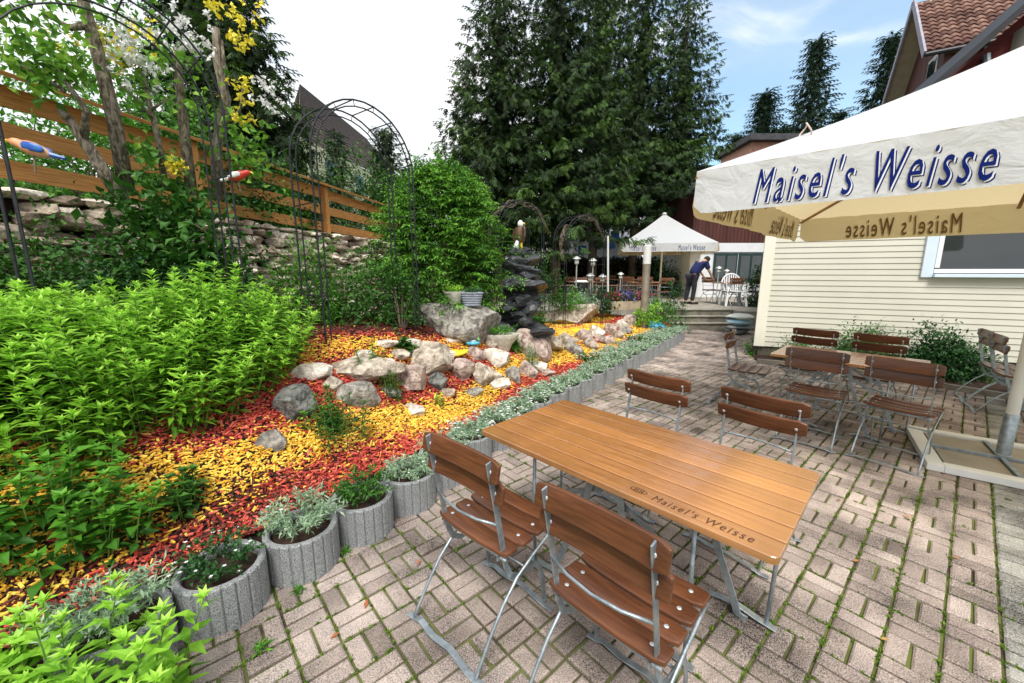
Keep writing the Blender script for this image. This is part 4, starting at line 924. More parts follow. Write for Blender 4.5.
def parasol(cx, cy, rot, r, ze, zp, vh, base, label, z0, layers=True, shapes=24):
    root = empty('parasol', (cx, cy, z0), rot, label, 'parasol'); ze -= z0; zp -= z0
    C = [Vector((r * cos(a), r * sin(a), ze)) for a in (pi, -pi / 2, 0, pi / 2)]; top = Vector((0, 0, zp))
    mb = MB(); n = shapes
    for i in range(4):
        a, b_ = C[i], C[(i + 1) % 4]; idx = []
        for j in range(n + 1):
            t = j / n; row = []
            for k in range(n + 1):
                s = k / n; e = a.lerp(b_, s); p = top.lerp(e, t)
                sag = .10 * sin(pi * t) * sin(pi * s) ** 1.0 + .05 * sin(pi * t) ; p = p - Vector((0, 0, sag * (r / 2.8)))
                row.append(p)
            idx.append(row)
        vs = [p for row in idx for p in row]; w = n + 1
        mb.add(vs, [(j * w + k, (j + 1) * w + k, (j + 1) * w + k + 1, j * w + k + 1) for j in range(n) for k in range(n)])
    can = mb.build('canopy', CLOTH, root, smooth=True)
    for i in range(4):
        a, b_ = C[i], C[(i + 1) % 4]; u = (b_ - a).normalized(); L_ = (b_ - a).length; nn = Vector((u.y, -u.x, 0))
        def val(s, v, off=0.0, a=a, u=u, nn=nn, L_=L_):
            # s metres along the side, v metres down from the seam
            return a + u * s - Vector((0, 0, v)) + nn * (off + .03 * v / vh + .022 * sin(s * 3.3 + i) * v / vh + .012 * sin(s * 9 + 2 * i) * (v / vh) ** 1.5 + .004 * sin(s * 23 + v * 14))
        mb = MB(); n1, n2 = 64, 6
        for j in range(n1 + 1):
            s = .004 + (L_ - .008) * j / n1; ee = min(s, L_ - s); cut = .07 * max(0, 1 - ee / .10) ** 2
            for k in range(n2 + 1): mb.v.append(tuple(val(s + (.0), (vh - cut) * k / n2)))
        w = n2 + 1; mb.f = [(j * w + k, j * w + k + 1, (j + 1) * w + k + 1, (j + 1) * w + k) for j in range(n1) for k in range(n2)]; mb.r = [0] * len(mb.f)
        vo = mb.build('valance', CLOTH, root, smooth=True)
        for sc_ in (.96, 2.92):
            cc = sc_ / 3.96 * L_; W_, H_ = 1.06 * r / 2.8, .238 * r / 2.8
            f = lambda uu, vv, dn, cc=cc, val=val: val(cc + uu, vh * .50 - vv, dn)
            if layers:
                letter('lettering_outline', f, W_, H_, INK, vo, TVb, TFb, .013, -.011, .002, .0215); letter('lettering_gap', f, W_, H_, INK_W, vo, TVb, TFb, .007, -.006, .0055, .021)
            letter('lettering', f, W_, H_, INK, vo, TV, TF, 0, 0, .0095)
            letter('lettering_show_through', f, W_, H_, INK_B, vo, TV, TF, 0, 0, -.004)
    for i in range(8):
        e = C[i // 2] if i % 2 == 0 else (C[i // 2].lerp(C[(i // 2 + 1) % 4], .5))
        mb = MB(); mb.tube([top + Vector((0, 0, -.08)), top.lerp(e, .5) + Vector((0, 0, -.17)), e + Vector((0, 0, -.05))], 0, flat=(.03, .022, (0, 0, 1))); mb.build('rib', RIB, root)
        q = top.lerp(e, .48) + Vector((0, 0, -.18)); mb = MB(); mb.tube([Vector((0, 0, zp - .95)), q], 0, flat=(.024, .018, (0, 0, 1))); mb.build('strut', RIB, root)
    mb = MB(); mb.lathe([(.0375, .30 if base else 0), (.0375, zp - .05)], n=20); mb.build('pole', PAINT_W, root, smooth=True, auto=True)
    if base:
        mb = MB(); mb.lathe([(.05, .03), (.05, .06), (.044, .065), (.044, .42), (.040, .425)], n=20); mb.build('pole_sleeve', ZINC, root, smooth=True, auto=True)
        mb = MB(); mb.tube([(.04, 0, .33), (.085, 0, .33)], .008, 6); mb.build('clamp_bolt', ZINC, root)
    mb = MB(); mb.lathe([(.09, zp - .02), (.09, zp + .02), (.02, zp + .06)], n=14); mb.build('cap', PAINT_W, root)
    return root
par = parasol(4.19, 3.15, 0, 2.8, 2.335, 3.42, .315, True, 'large near white parasol with blue lettering on its valance', 0)
q_ = Vector((2.16 - 4.19, -.0, 2.645)); mb = MB(); mb.tube([q_ + Vector((.02 * -sin(a * 2), -.045 * cos(a) - .02, .05 * sin(a) - .03)) for a in np.linspace(-.9, pi + .6, 14)], .006, 6); mb.build('tie_cord', mat('cord_pink', (.6, .45, .4), (.7, .55, .5), 9, .8), par)
# base frame of the near parasol
PC = G(1001, 470); PC = Vector((4.28, 3.2, 0))
rb = empty('slab_stand', (4.12, 3.10, 0), radians(52.8), 'white metal frame with four grey slabs under the near parasol pole', 'parasol base')
mb = MB(); w_ = .52; fw = .10
WHT = mat('cream_frame', (.70, .70, .66), (.80, .80, .77), 8, .55)
for sx, sy in ((0, -1), (0, 1)): mb.box((0, sy * (w_ - fw / 2), .03), (2 * w_, fw, .055))
for sx in (-1, 1): mb.box((sx * (w_ - fw / 2), 0, .03), (fw, 2 * w_ - 2 * fw - .004, .055))
mb.build('frame', WHT, rb, bevel=.004)
for sx in (-1, 1):
    for sy in (-1, 1):
        mb = MB(); s_ = w_ - fw; mb.box((sx * s_ / 2, sy * s_ / 2, .022), (s_ - .045, s_ - .045, .04)); mb.build('slab', mat('base_slab', (.28, .25, .20), (.38, .34, .28), 5, .85, .3), rb, bevel=.004)
for a in (0, pi / 2):
    mb = MB(); mb.box((0, 0, .045 + a * .002), ((2 * s_ - .01), .03, .03), Matrix.Rotation(a, 3, 'Z')); mb.build('cross_bar', ZINC, rb)
# rope loop hanging at the canopy edge
p0 = D(782, 152, 3.2)
q = D(783, 147, 4.1)
far_par = parasol(6.08, 16.4, radians(32), 2.36, 2.60, 3.84, .30, False, 'smaller far white parasol on the raised terrace', .5, layers=False, shapes=14)

# ------------------------------------------------------------------ cream house
def siding_mat():
    m, n, l, b = nt('cream_siding'); b.inputs['Roughness'].default_value = .55
    tc = n.new('ShaderNodeTexCoord'); no = n.new('ShaderNodeTexNoise'); no.inputs['Scale'].default_value = 1.3; no.inputs['Detail'].default_value = 9; l.new(tc.outputs['Object'], no.inputs['Vector'])
    r = n.new('ShaderNodeValToRGB'); r.color_ramp.elements[0].position = .3; r.color_ramp.elements[1].position = .7
    r.color_ramp.elements[0].color = (.56, .545, .455, 1); r.color_ramp.elements[1].color = (.64, .62, .52, 1); l.new(no.outputs['Fac'], r.inputs[0]); l.new(r.outputs[0], b.inputs['Base Color']); return m
SID = siding_mat()
HA = math.atan2(-.412, .911)
house = empty('cream_house', (4.63, 7.43, 0), HA, 'cream clapboard house with a blue-white window right of the patio', 'house')
def clap(x0, x1, z0, z1, y0, step=.096):
    mb = MB(); z = z0
    while z < z1 - .01:
        zt = min(z + step, z1)
        mb.add([(x0, y0 - .016, z), (x1, y0 - .016, z), (x1, y0 - .004, zt), (x0, y0 - .004, zt), (x0, y0, z), (x1, y0, z)], [(0, 1, 2, 3), (4, 5, 1, 0)])
        z = zt
    return mb
WX0, WX1, WZ0, WZ1 = 2.2, 4.74, 1.50, 2.75
mb = MB()
for a in ((.16, WX0, .2, 3.3), (WX1, 8, .2, 3.3), (WX0, WX1, .2, WZ0), (WX0, WX1, WZ1, 3.3)):
    c_ = clap(a[0], a[1], a[2] if a[2] == .2 else a[2], a[3], 0)
    # keep board lines continuous
    z = .2; k = 0; c_ = MB()
    while z < 3.3:
        zt = z + .0955; lo_, hi_ = max(z, a[2]), min(zt, a[3])
        if hi_ - lo_ > .003:
            f0 = (lo_ - z) / .0955; f1 = (hi_ - z) / .0955; y0 = -.017 + .012 * f0; y1 = -.017 + .012 * f1
            c_.add([(a[0], y0, lo_), (a[1], y0, lo_), (a[1], y1, hi_), (a[0], y1, hi_)] + [(a[0], 0, lo_), (a[1], 0, lo_)], [(0, 1, 2, 3), (4, 5, 1, 0)])
        z = zt
    mb.add(c_.v, c_.f)
mb.build('wall', SID, house)
mb = MB(); mb.add([(0.01, .01, 0), (1.41, 5.9, 0), (1.41, 5.9, 3.3), (0.01, .01, 3.3)], [(0, 1, 2, 3)]); mb.build('side_wall', SID, house)
mb = MB(); mb.box((.075, -.012, 1.75), (.17, .07, 3.1)); mb.build('corner_board', mat('cream_trim', (.78, .75, .62), (.82, .79, .68), 4, .5), house, bevel=.003)
mb = MB(); mb.box((4.02, .06, .1), (7.9, .1, .2)); mb.build('foundation', mat('foundation', (.06, .055, .045), (.14, .12, .09), 6, .9, .4), house)
mb = MB(); mb.prism([(-.05, -.3), (8, -.3), (8, 6), (1.4, 6)], 3.3, 3.46); mb.build('roof', mat('dark_roof', (.03, .03, .035), (.07, .07, .08), 6, .7), house)
BLW = mat('window_trim', (.62, .73, .82), (.70, .80, .87), 4, .4)
WPVC = mat('white_pvc', (.78, .80, .82), (.82, .84, .85), 4, .35)
wf = MB(); 
wf.box((WX0 + .07, -.03, (WZ0 + WZ1) / 2), (.14, .05, WZ1 - WZ0)); wf.box((WX1 - .07, -.03, (WZ0 + WZ1) / 2), (.14, .05, WZ1 - WZ0)); wf.box(((WX0 + WX1) / 2, -.03, WZ1 - .05), (WX1 - WX0 - .284, .05, .10))
win = wf.build('window', BLW, house, bevel=.004)
mb = MB(); mb.box(((WX0 + WX1) / 2 + .06, -.06, WZ0 + .03), (WX1 - WX0 - .16, .12, .055)); mb.build('sill', BLW, win, bevel=.004)
mb = MB(); xa, xb = WX0 + .15, WX1 - .15
for zc in (WZ0 + .10, WZ1 - .13): mb.box(((xa + xb) / 2, -.02, zc), (xb - xa, .05, .06))
for xc in (xa + .03, xb - .03, (xa + xb) / 2): mb.box((xc, -.0215, (WZ0 + WZ1) / 2), (.06, .047, WZ1 - WZ0 - .3))
mb.build('frame', WPVC, win, bevel=.004)
GL = mat('window_glass', (.010, .016, .018), (.016, .022, .024), 2, .03, spec=1.0)
mb = MB(); mb.add([(xa, -.006, WZ0 + .08), (xb, -.006, WZ0 + .08), (xb, -.006, WZ1 - .1), (xa, -.006, WZ1 - .1)], [(0, 1, 2, 3)]); mb.build('pane', GL, win)
# bed along the house with kerb
mb = MB(); kerb = [G(757, 363), G(800, 367), G(900, 381), G(940, 388), G(1024, 402)]
mb.tube([Vector((p.x, p.y, .035)) for p in kerb] + [Vector((9.5, 3.6, .035))], 0, flat=(.07, .08, (0, 0, 1)))
tag(mb.build('bed_kerb', mat('kerb', (.16, .14, .11), (.32, .29, .24), 7, .9, .4)), kind='structure')
mb = MB(); hb = [(p.x, p.y, .02) for p in kerb] + [(9.5, 3.6, .02), (11.5, 4.3, .02), (4.63 + 3.5 * .911, 7.43 - 3.5 * .412, .02), (4.63, 7.43, .02)]
mb.add(hb, [tuple(range(len(hb)))]); tag(mb.build('house_bed_soil', SOIL), kind='structure')
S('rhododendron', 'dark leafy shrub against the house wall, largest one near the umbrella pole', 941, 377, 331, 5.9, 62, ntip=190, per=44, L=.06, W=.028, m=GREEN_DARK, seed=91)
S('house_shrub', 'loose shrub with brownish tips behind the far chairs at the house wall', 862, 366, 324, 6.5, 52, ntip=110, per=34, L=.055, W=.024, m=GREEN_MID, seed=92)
S('house_shrub', 'small shrub at the left end of the house bed', 800, 362, 331, 6.9, 40, ntip=60, per=26, L=.05, W=.022, m=GREEN_MID, seed=93)
S('house_shrub', 'low yellowish-green ground plant at the house bed by the right chairs', 1000, 382, 368, 5.6, 60, ntip=40, per=18, L=.04, W=.02, m=GREEN_FERN, seed=94)
S('weed_clump', 'green weeds at the house corner beside the sacks', 752, 352, 334, 7.6, 16, ntip=20, per=18, L=.05, W=.02, m=GREEN_FERN, seed=95)

# stacked sacks
SACKC = [('white', (.62, .65, .6), (.75, .76, .7)), ('blue', (.25, .45, .6), (.45, .62, .7)), ('grey', (.3, .33, .33), (.5, .5, .48)), ('black', (.05, .06, .07), (.12, .13, .14))]
p = G(744, 336)
for i in range(4):
    o = rock_mesh('sack', (.62, .42, .15), 300 + i, mat('sack_' + SACKC[i][0], SACKC[i][1], SACKC[i][2], 6, .4, .3), cuts=4, lump=.07)
    o.location = (p.x + .03 * i, p.y + .35, .07 + .125 * (3 - i)); o.rotation_euler = (0, 0, .2 * i)
    tag(o, ['top sack, white and yellow plastic, of the pile by the house corner', 'light blue plastic sack second in the pile by the house corner', 'grey plastic sack third in the pile by the house corner', 'black sack at the bottom of the pile by the house corner'][i], 'sack', 'garden soil sacks by the house corner')

# ------------------------------------------------------------------ terrace and steps
CT = mat('terrace_concrete', (.22, .20, .165), (.40, .37, .31), 5, .9, .5)
mb = MB(); mb.prism([(-1.0, 11.6), (4.3, 11.6), (4.35, 11.45), (6.35, 11.45), (6.4, 10.85), (9.5, 10.85), (16, 20), (16, 24), (-4, 24)], 0, .5)
tag(mb.build('terrace', CT), kind='structure')
st = empty('steps', (5.3, 10.8, 0), 0, 'three concrete steps leading up to the terrace', 'steps')
for i in range(3):
    mb = MB(); mb.box((0, .12 + .24 * i, .0833 + .1667 * i - .002 * (i == 2)), (1.9 if i else 1.98, .24, .1667)); mb.build('step', mat('step_concrete', (.12, .11, .085), (.28, .26, .21), 6, .9, .5), st, bevel=.006)
    mb = MB(); mb.box((0, .12 + .24 * i - .02, .1667 * (i + 1) + .012), (2.0, .27, .024)); mb.build('tread', CT, st, bevel=.004)

# brown post with white top
p = TG(643, 328); pt = empty('round_post', (p.x, p.y, p.z), 0, 'thick brown metal post with a white top at the end of the planter row', 'post')
dd = p.y; hh = D(643, 246, p.y).z - p.z; hm = D(643, 264, p.y).z - p.z
mb = MB(); mb.lathe([(.085, 0), (.085, hm)], n=20); mb.build('shaft', mat('post_metal', (.22, .18, .13), (.38, .33, .26), 5, .4, metal=.3), pt, smooth=True, auto=True)
mb = MB(); mb.lathe([(.088, hm), (.088, hh), (.06, hh + .02)], n=20); mb.build('top', PAINT_W, pt, smooth=True, auto=True)

# low wire fence round the terrace front
BRN = mat('rusty_rail', (.16, .08, .045), (.3, .17, .1), 12, .7)
rf = empty('low_railing', (0, 0, .5), 0, 'thin brown metal railing along the terrace front', 'railing')
A0, B0 = Vector((-.5, 11.75, 0)), Vector((4.3, 11.75, 0)); C0 = Vector((7.2, 12.5, 0))
for z in (.42, .68):
    mb = MB(); mb.tube([A0 + Vector((0, 0, z)), B0 + Vector((0, 0, z))], .014, 6); mb.build('rail', BRN, rf)
for i in range(9):
    mb = MB(); q = A0.lerp(B0, i / 8); mb.tube([q, q + Vector((0, 0, .72))], .016, 6); mb.build('post', BRN, rf)
mb = MB()
for i in range(64):
    q = A0.lerp(B0, i / 63); mb.tube([q, q + Vector((0, 0, .66))], .004, 4, cap=False)
mb.build('wire_mesh', ZINC, rf)

# terrace tables and chairs
GT = 'brown tables and chairs on the raised terrace'
tt = [(2.6, 14.2, .1, 'terrace table left of the far parasol'), (4.5, 13.4, .0, 'terrace table under the near corner of the far parasol'), (7.35, 13.3, .1, 'terrace table beside the bending man'), (5.0, 17.6, .3, 'terrace table at the back near the hedge')]
for x, y, a, lb in tt:
    o = copy_tree(table2); place(o, (x, y, .5), a, lb, GT)
    for j, (dx, dy, ra) in enumerate(((-.35, -.62, 0), (.35, -.62, .1), (-.35, .68, pi), (.35, .68, pi + .1))):
        o = copy_tree(chair); place(o, (x + dx, y + dy, .5), a + ra, f'folding chair {["front left", "front right", "back left", "back right"][j]} at the {lb}', GT)

# white plastic chair
def plastic_chair(p, rz):
    r = empty('plastic_chair', p, rz, 'white moulded plastic armchair on the edge of the terrace', 'chair'); r.scale = (1.12, 1.12, 1.1); W = mat('white_plastic', (.78, .79, .80), (.82, .83, .84), 4, .3)
    mb = MB(); mb.box((0, 0, .42), (.50, .46, .035)); mb.build('seat', W, r, bevel=.012)
    for sx in (-1, 1):
        for sy in (-1, 1):
            mb = MB(); mb.tube([(sx * .22, sy * .20, .42), (sx * .27, sy * .26, 0)], 0, flat=(.06, .03, (0, 1, 0))); mb.build('leg', W, r, bevel=.006)
        mb = MB(); mb.tube([(sx * .26, .22, .42), (sx * .29, .22, .64), (sx * .28, 0, .66), (sx * .24, -.22, .62)], 0, flat=(.05, .025, (0, 0, 1) if 0 else (1, 0, 0))); mb.build('armrest', W, r, bevel=.005)
    mb = MB(); k = 14
    mb.tube([(-.25 , -.22, .42)] + [(.26 * -cos(pi * i / k), -.24 - .05 * sin(pi * i / k), .62 + .30 * sin(pi * i / k)) for i in range(k + 1)] + [(.25, -.22, .42)], .022, 8); mb.build('back_frame', W, r, smooth=True)
    for i in range(7):
        x = -.18 + .06 * i; zt = .62 + .30 * math.sqrt(max(0, 1 - (x / .26) ** 2)); mb = MB(); mb.tube([(x, -.22, .44), (x, -.285, zt)], 0, flat=(.03, .015, (0, 1, 0))); mb.build('back_slat', W, r)
q = G(734, 306, .5); plastic_chair((q.x, q.y + .1, .5), pi - .15)

# garden lanterns
LG = 'metal garden lanterns on stakes'
def lantern(px, py0, py1, Y, label, proto=[None]):
    a = D(px, py0, Y); b_ = D(px, py1, Y); h = b_.z - a.z
    r = empty('garden_lantern', a, 0, label, 'lantern', LG); M_ = mat('lantern_steel', (.5, .5, .48), (.7, .7, .68), 10, .35, metal=.5)
    mb = MB(); mb.lathe([(.015, 0), (.015, h - .2)], n=8); mb.build('stake', M_, r)
    mb = MB(); mb.lathe([(.03, h - .2), (.055, h - .17), (.05, h - .07)], n=10); mb.build('glass', mat('lantern_glass', (.5, .52, .48), (.65, .66, .62), 9, .2), r)
    mb = MB(); mb.lathe([(.10, h - .07), (.09, h - .05), (.03, h - .01), (.01, h)], n=12); mb.build('roof', M_, r)
for a in ((576, 288, 256, 9.6, 'left lantern in front of the spruce trunks'), (592, 290, 258, 9.9, 'lantern leaning right of the left one before the spruce trunks'), (590, 290, 273, 9.4, 'short lantern between the two taller left lanterns'), (602, 292, 274, 9.7, 'short lantern left of the striped pole'), (716, 300, 266, 12.2, 'tall lantern left of the white plastic chair'), (724, 300, 269, 13.6, 'second lantern just behind the white plastic chair'), (620, 290, 272, 12.0, 'small white lantern on the railing right of the striped pole')):
    lantern(*a)
mb = MB(); a = D(608, 292, 10.5); b_ = D(608, 236, 10.5); mb.tube([a, b_], .025, 8); tag(mb.build('flag_pole', PAINT_W), 'thin grey-white pole at the left end of the far parasol', 'pole')

# ------------------------------------------------------------------ fountain with eagle
def fountain():
    base = TG(520, 348); 
    B = D(520, 338, 5.9); z0 = bz(B.x, B.y) - .05; r = empty('rock_fountain', (B.x, B.y, z0), 0, 'stacked black rock fountain behind the oval planter', 'fountain')
    tot = D(521, 250, 6.0).z - z0; DK = mat('fountain_stone', (.012, .013, .015), (.07, .075, .08), 5, .45, .9, spec=.5, detail=9)
    n = 11; rs = random.Random(2)
    for i in range(n):
        f = i / (n - 1); w = (.80 - .34 * f) * rs.uniform(.85, 1.15) if i < n - 1 else .44
        z = tot * (.06 + .9 * f); o = rock_mesh('stone_tier', (w, w * .8, tot / n * 1.9), 400 + i, DK, r, 16, sub=4, lump=.14); o.location = (rs.uniform(-.07, .07), rs.uniform(-.05, .05), z); o.rotation_euler = (rs.uniform(-.2, .2), rs.uniform(-.25, .25), rs.uniform(0, 3))
    for i in range(7):
        a = rs.uniform(-2.6, -.5); z = tot * rs.uniform(.1, .7); o = rock_mesh('stone_ledge', (.3, .22, .16), 430 + i, DK, r, 8, lump=.08); o.location = (.26 * cos(a), .26 * sin(a), z); o.rotation_euler = (.3, .2, a)
    return Vector((B.x, B.y, z0 + tot))
ft = fountain()
def eagle(p):
    r = empty('eagle_statue', p, .4, 'brown eagle statue with a white head standing on the rock fountain', 'statue'); BR = mat('orn_brown', *COLS['brown'], 30, .6, .4)
    mb = MB(); mb.lathe([(.01, .02), (.05, .07), (.085, .16), (.09, .24), (.065, .32), (.04, .36)], n=14); mb.build('body', BR, r, smooth=True)
    mb = MB(); mb.lathe([(.04, .35), (.05, .39), (.048, .42), (.025, .455), (.004, .465)], n=12); mb.build('head', mat('orn_white', *COLS['white'], 30, .6), r, smooth=True)
    mb = MB(); mb.tube([(.03, -.01, .415), (.075, -.01, .41), (.085, -.01, .385)], [.018, .012, .002], 6); mb.build('beak', mat('orn_yellow', *COLS['yellow'], 12, .35), r)
    for s in (-1, 1):
        mb = MB(); pts = [(0, s * .05, .31), (-.02, s * .16, .36), (-.04, s * .24, .30), (-.04, s * .25, .18), (-.03, s * .20, .10), (-.02, s * .10, .12)]
        v = [Vector(q) for q in pts] + [Vector(q) + Vector((.025, 0, 0)) for q in pts]; mb.add(v, [tuple(range(6)), tuple(range(11, 5, -1))] + [(i, (i + 1) % 6, 6 + (i + 1) % 6, 6 + i) for i in range(6)]); mb.build('wing', BR, r)
        mb = MB(); mb.tube([(0, s * .035, .1), (.01, s * .04, -.03)], [.025, .012], 6); mb.build('leg', mat('orn_yellow', *COLS['yellow'], 12, .35), r)
    mb = MB(); mb.tube([(-.04, 0, .12), (-.09, 0, .0)], [.04, .05], 6); mb.build('tail', mat('orn_white', *COLS['white'], 30, .6), r)
eagle(ft + Vector((.0, 0, .02))); [o_ for o_ in COL.objects if o_.name == 'eagle_statue'][0].scale = (.85, .85, .85)

# ------------------------------------------------------------------ small garden things
TERRA = mat('terracotta', (.45, .16, .07), (.6, .26, .13), 8, .8); STN = mat('cast_stone', (.42, .40, .33), (.62, .60, .50), 14, .85, .3)
q = TG(500, 352); ov = empty('oval_planter', q + Vector((0, .1, .1)), .0, 'pale oval bowl planter on a dark pedestal below the fountain', 'planter')
mb = MB(); mb.lathe([(.12, -.12), (.16, -.02), (.23, .06), (.25, .10), (.25, .125), (.22, .125), (.20, .09)], n=28, sy=.6); mb.build('bowl', STN, ov, smooth=True, auto=True)
carpet_plant(q + Vector((0, .1, .2)), .2, .12, GREEN_FERN, 900, .03, .012, 'bedding_plant', 'green plant with a few white flowers filling the oval bowl planter', 'plant', 10)
# boulder top things
q = D(455, 304, 5.15); fp = empty('flower_pot', q, 0, 'pale round flower pot on the large grey boulder', 'flower pot')
mb = MB(); mb.lathe([(.07, 0), (.12, .10), (.14, .15), (.14, .165), (.12, .165), (.11, .13)], n=20); mb.build('pot', STN, fp, smooth=True, auto=True)
carpet_plant(q + Vector((0, 0, .14)), .12, .09, GREEN_LIME, 300, .035, .018, 'bedding_plant', 'yellow-green plant in the pot on the large boulder', 'plant')
q = D(472, 306, 5.1); bk = empty('stone_basket', q, .1, 'grey-blue woven basket planter on the boulder right of the round pot', 'basket')
mb = MB(); BW = mat('basket_grey', (.24, .28, .34), (.42, .46, .52), 60, .7, .8)
for i in range(6): mb.lathe([(.10 + .008 * i, .03 * i), (.112 + .008 * i, .03 * i + .015), (.104 + .008 * i, .03 * i + .029)], n=24, sy=.6)
mb.build('weave', BW, bk, smooth=True)
carpet_plant(q + Vector((0, 0, .16)), .12, .07, GREEN_DARK, 240, .03, .014, 'bedding_plant', 'dark green plant in the grey basket on the boulder', 'plant', 5)
# frog figure sitting in a blue ring
q = TG(473, 350); fr = empty('frog_figurine', q + Vector((0, 0, .09)), 0, 'small green frog figurine sitting in a blue ring before the boulder', 'figurine')
mb = MB(); k = 20; ring = [(.07 * cos(2 * pi * i / k), .07 * sin(2 * pi * i / k), 0) for i in range(k + 1)]; mb.tube(ring, .022, 8); mb.build('swim_ring', mat('orn_cyan', *COLS['cyan'], 12, .3), fr, smooth=True)
mb = MB(); mb.lathe([(.03, -.02), (.055, .03), (.05, .09), (.03, .13)], n=14); mb.build('body', mat('orn_white', *COLS['white'], 30, .6), fr, smooth=True)
mb = MB(); mb.lathe([(.02, .12), (.055, .15), (.06, .185), (.04, .215), (.01, .225)], n=14); mb.build('head', mat('orn_green', *COLS['green'], 30, .4), fr, smooth=True)
for s in (-1, 1):
    mb = MB(); mb.lathe([(.004, .20), (.018, .215), (.018, .235), (.004, .25)], n=8); o = mb.build('eye', mat('orn_white', *COLS['white'], 30, .6), fr, smooth=True); o.location = (s * .03, -.01, 0)
    mb = MB(); mb.tube([(s * .045, 0, .08), (s * .085, -.05, .04)], .013, 6); mb.build('arm', mat('orn_green', *COLS['green'], 30, .4), fr)
# yellow leaf shaped dishes
for px, py, w, lb in ((455, 357, 24, 'bright yellow leaf-shaped dish among the near rocks'), (578, 333, 20, 'bright yellow leaf-shaped dish on the far red chips')):
    q = TG(px, py); w = w * q.y / F_; mb = MB(); n_ = 16
    V = []
    for i in range(n_): 
        a = 2 * pi * i / n_; V.append((w / 2 * cos(a) * (1 + .15 * cos(a)), w * .3 * sin(a), .02 + .015 * cos(2 * a)))
    V2 = [(x, y, z + .02) for x, y, z in V]; mb.add(V + V2, [tuple(range(n_ - 1, -1, -1)), tuple(range(n_, 2 * n_))] + [(i, (i + 1) % n_, n_ + (i + 1) % n_, n_ + i) for i in range(n_)])
    o = mb.build('leaf_dish', mat('orn_yellow2', (.8, .55, .02), (.85, .65, .04), 8, .35), bevel=.006); o.location = q + Vector((0, 0, .03)); o.rotation_euler = (.15, 0, .15); tag(o, lb, 'dish')
q = TG(573, 325); tuft_p = carpet_plant(q + Vector((0, .2, .30)), .10, .05, GREEN_FERN, 150, .04, .02, 'succulent', 'small green succulent growing on the beige boulder', 'plant')
# terracotta bowl with plant
q = TG(598, 317); tb = empty('terracotta_bowl', q, 0, 'shallow terracotta bowl right of the beige boulder', 'flower pot')
mb = MB(); mb.lathe([(.2, 0), (.34, .12), (.36, .14), (.32, .14), (.3, .1)], n=24); mb.build('bowl', TERRA, tb, smooth=True, auto=True)
carpet_plant(q + Vector((0, 0, .1)), .3, .14, GREEN_DARK, 420, .06, .03, 'bedding_plant', 'dark leafy plant in the terracotta bowl', 'plant')
# flower trough
q = TG(628, 312, hi=18); q = D(627, 309, 10.4); ftg = empty('flower_trough', q, .15, 'pale wooden flower trough with red and violet blooms behind the yellow chips', 'flower trough')
mb = MB(); mb.box((0, 0, .1), (1.0, .35, .22)); mb.build('box', mat('trough_wood', (.4, .33, .22), (.55, .46, .33), 8, .8), ftg, bevel=.01)
for i, (dx, m_, lb) in enumerate(((-.35, RED_P, 'pinkish red flowers at the left of the trough'), (0, BLUE_P, 'violet flowers in the middle of the trough'), (.35, RED_P, 'red flowers at the right of the trough'))):
    carpet_plant(q + Vector((dx, 0, .2)), .2, .2, GREEN_MID, 260, .07, .04, 'bedding_plant', lb, 'plant', 0)
    root = COL.objects[-1]
    n_ = 90; P = RS.normal(size=(n_, 3)) * [.11, .1, .05] + [q.x + dx, q.y - .05, q.z + .36]
    leaf_obj('bloom', P - np.array([q.x + dx, q.y, q.z + .2]), rdir(n_), rdir(n_, 1), .06, .05, m_, bpy.data.objects[[o.name for o in COL.objects if o.get('label') == lb][0]])
# far bed plants
farp = [(548, 300, 262, 9.0, 30, GREEN_MID, 'bush behind the fountain on its right'), (566, 306, 288, 9.2, 30, GREEN_FERN, 'round light green cushion behind the beige boulder'), (583, 308, 285, 9.6, 30, SILVER, 'grey-green grass clump right of the light cushion'), (600, 312, 280, 10, 26, GREEN_DARK, 'dark upright plant behind the terracotta bowl'), (612, 306, 290, 10.5, 22, GREEN_MID, 'green bush left of the flower trough'), (664, 330, 300, 9.6, 42, GREEN_MID, 'green leafy plant right of the brown post'), (655, 318, 296, 10.4, 30, GREEN_FERN, 'light green leaves behind the brown post'), (674, 312, 278, 11.3, 16, GREEN_DARK, 'small cone-shaped dark conifer beside the steps'), (648, 322, 302, 9.3, 22, GREEN_LIME, 'yellow-green plant at the foot of the brown post'), (532, 330, 300, 7.2, 30, GREEN_MID, 'low green plant at the right foot of the fountain'), (512, 345, 338, 5.4, 16, GREEN_FERN, 'tiny green plant under the fountain')]
for i, (px, yb, yt, Y, w, m_, lb) in enumerate(farp):
    S('garden_plant', lb, px, yb, yt, Y, w, ntip=46, per=20, L=.075, W=.03, m=m_, seed=500 + i, cat='plant', stems=False)
tuft(532, 372, 26, 'flowering_plant', 'small plant with pale yellow flowers between the slabs', SILVER, .04, .3, 16, .14)
# metal obelisk like plant sticks
for i, (px, yb, yt, Y) in enumerate(((545, 312, 272, 8.6), (549, 312, 274, 8.8), (565, 314, 284, 8.4), (602, 320, 276, 9.4))):
    mb = MB(); mb.tube([D(px, yb, Y), D(px, yt, Y)], .012, 6); tag(mb.build('plant_stake', IRON), f'thin black plant stake, {ORD[i]} from the fountain', 'stake', 'black plant stakes in the far bed')
# dark ball lamp / pot behind
q = D(581, 292, 10.6); mb = MB(); mb.lathe([(.17, -.1), (.2, .1), (.2, .22), (.12, .26)], n=16); o = mb.build('black_pot', mat('black_plastic', (.015, .015, .018), (.03, .03, .035), 5, .4)); o.location = q; tag(o, 'black round pot with a pale lid behind the far plants', 'flower pot')
mb = MB(); mb.lathe([(.19, .265), (.14, .31)], n=16); o2 = mb.build('lid', PAINT_W, o)
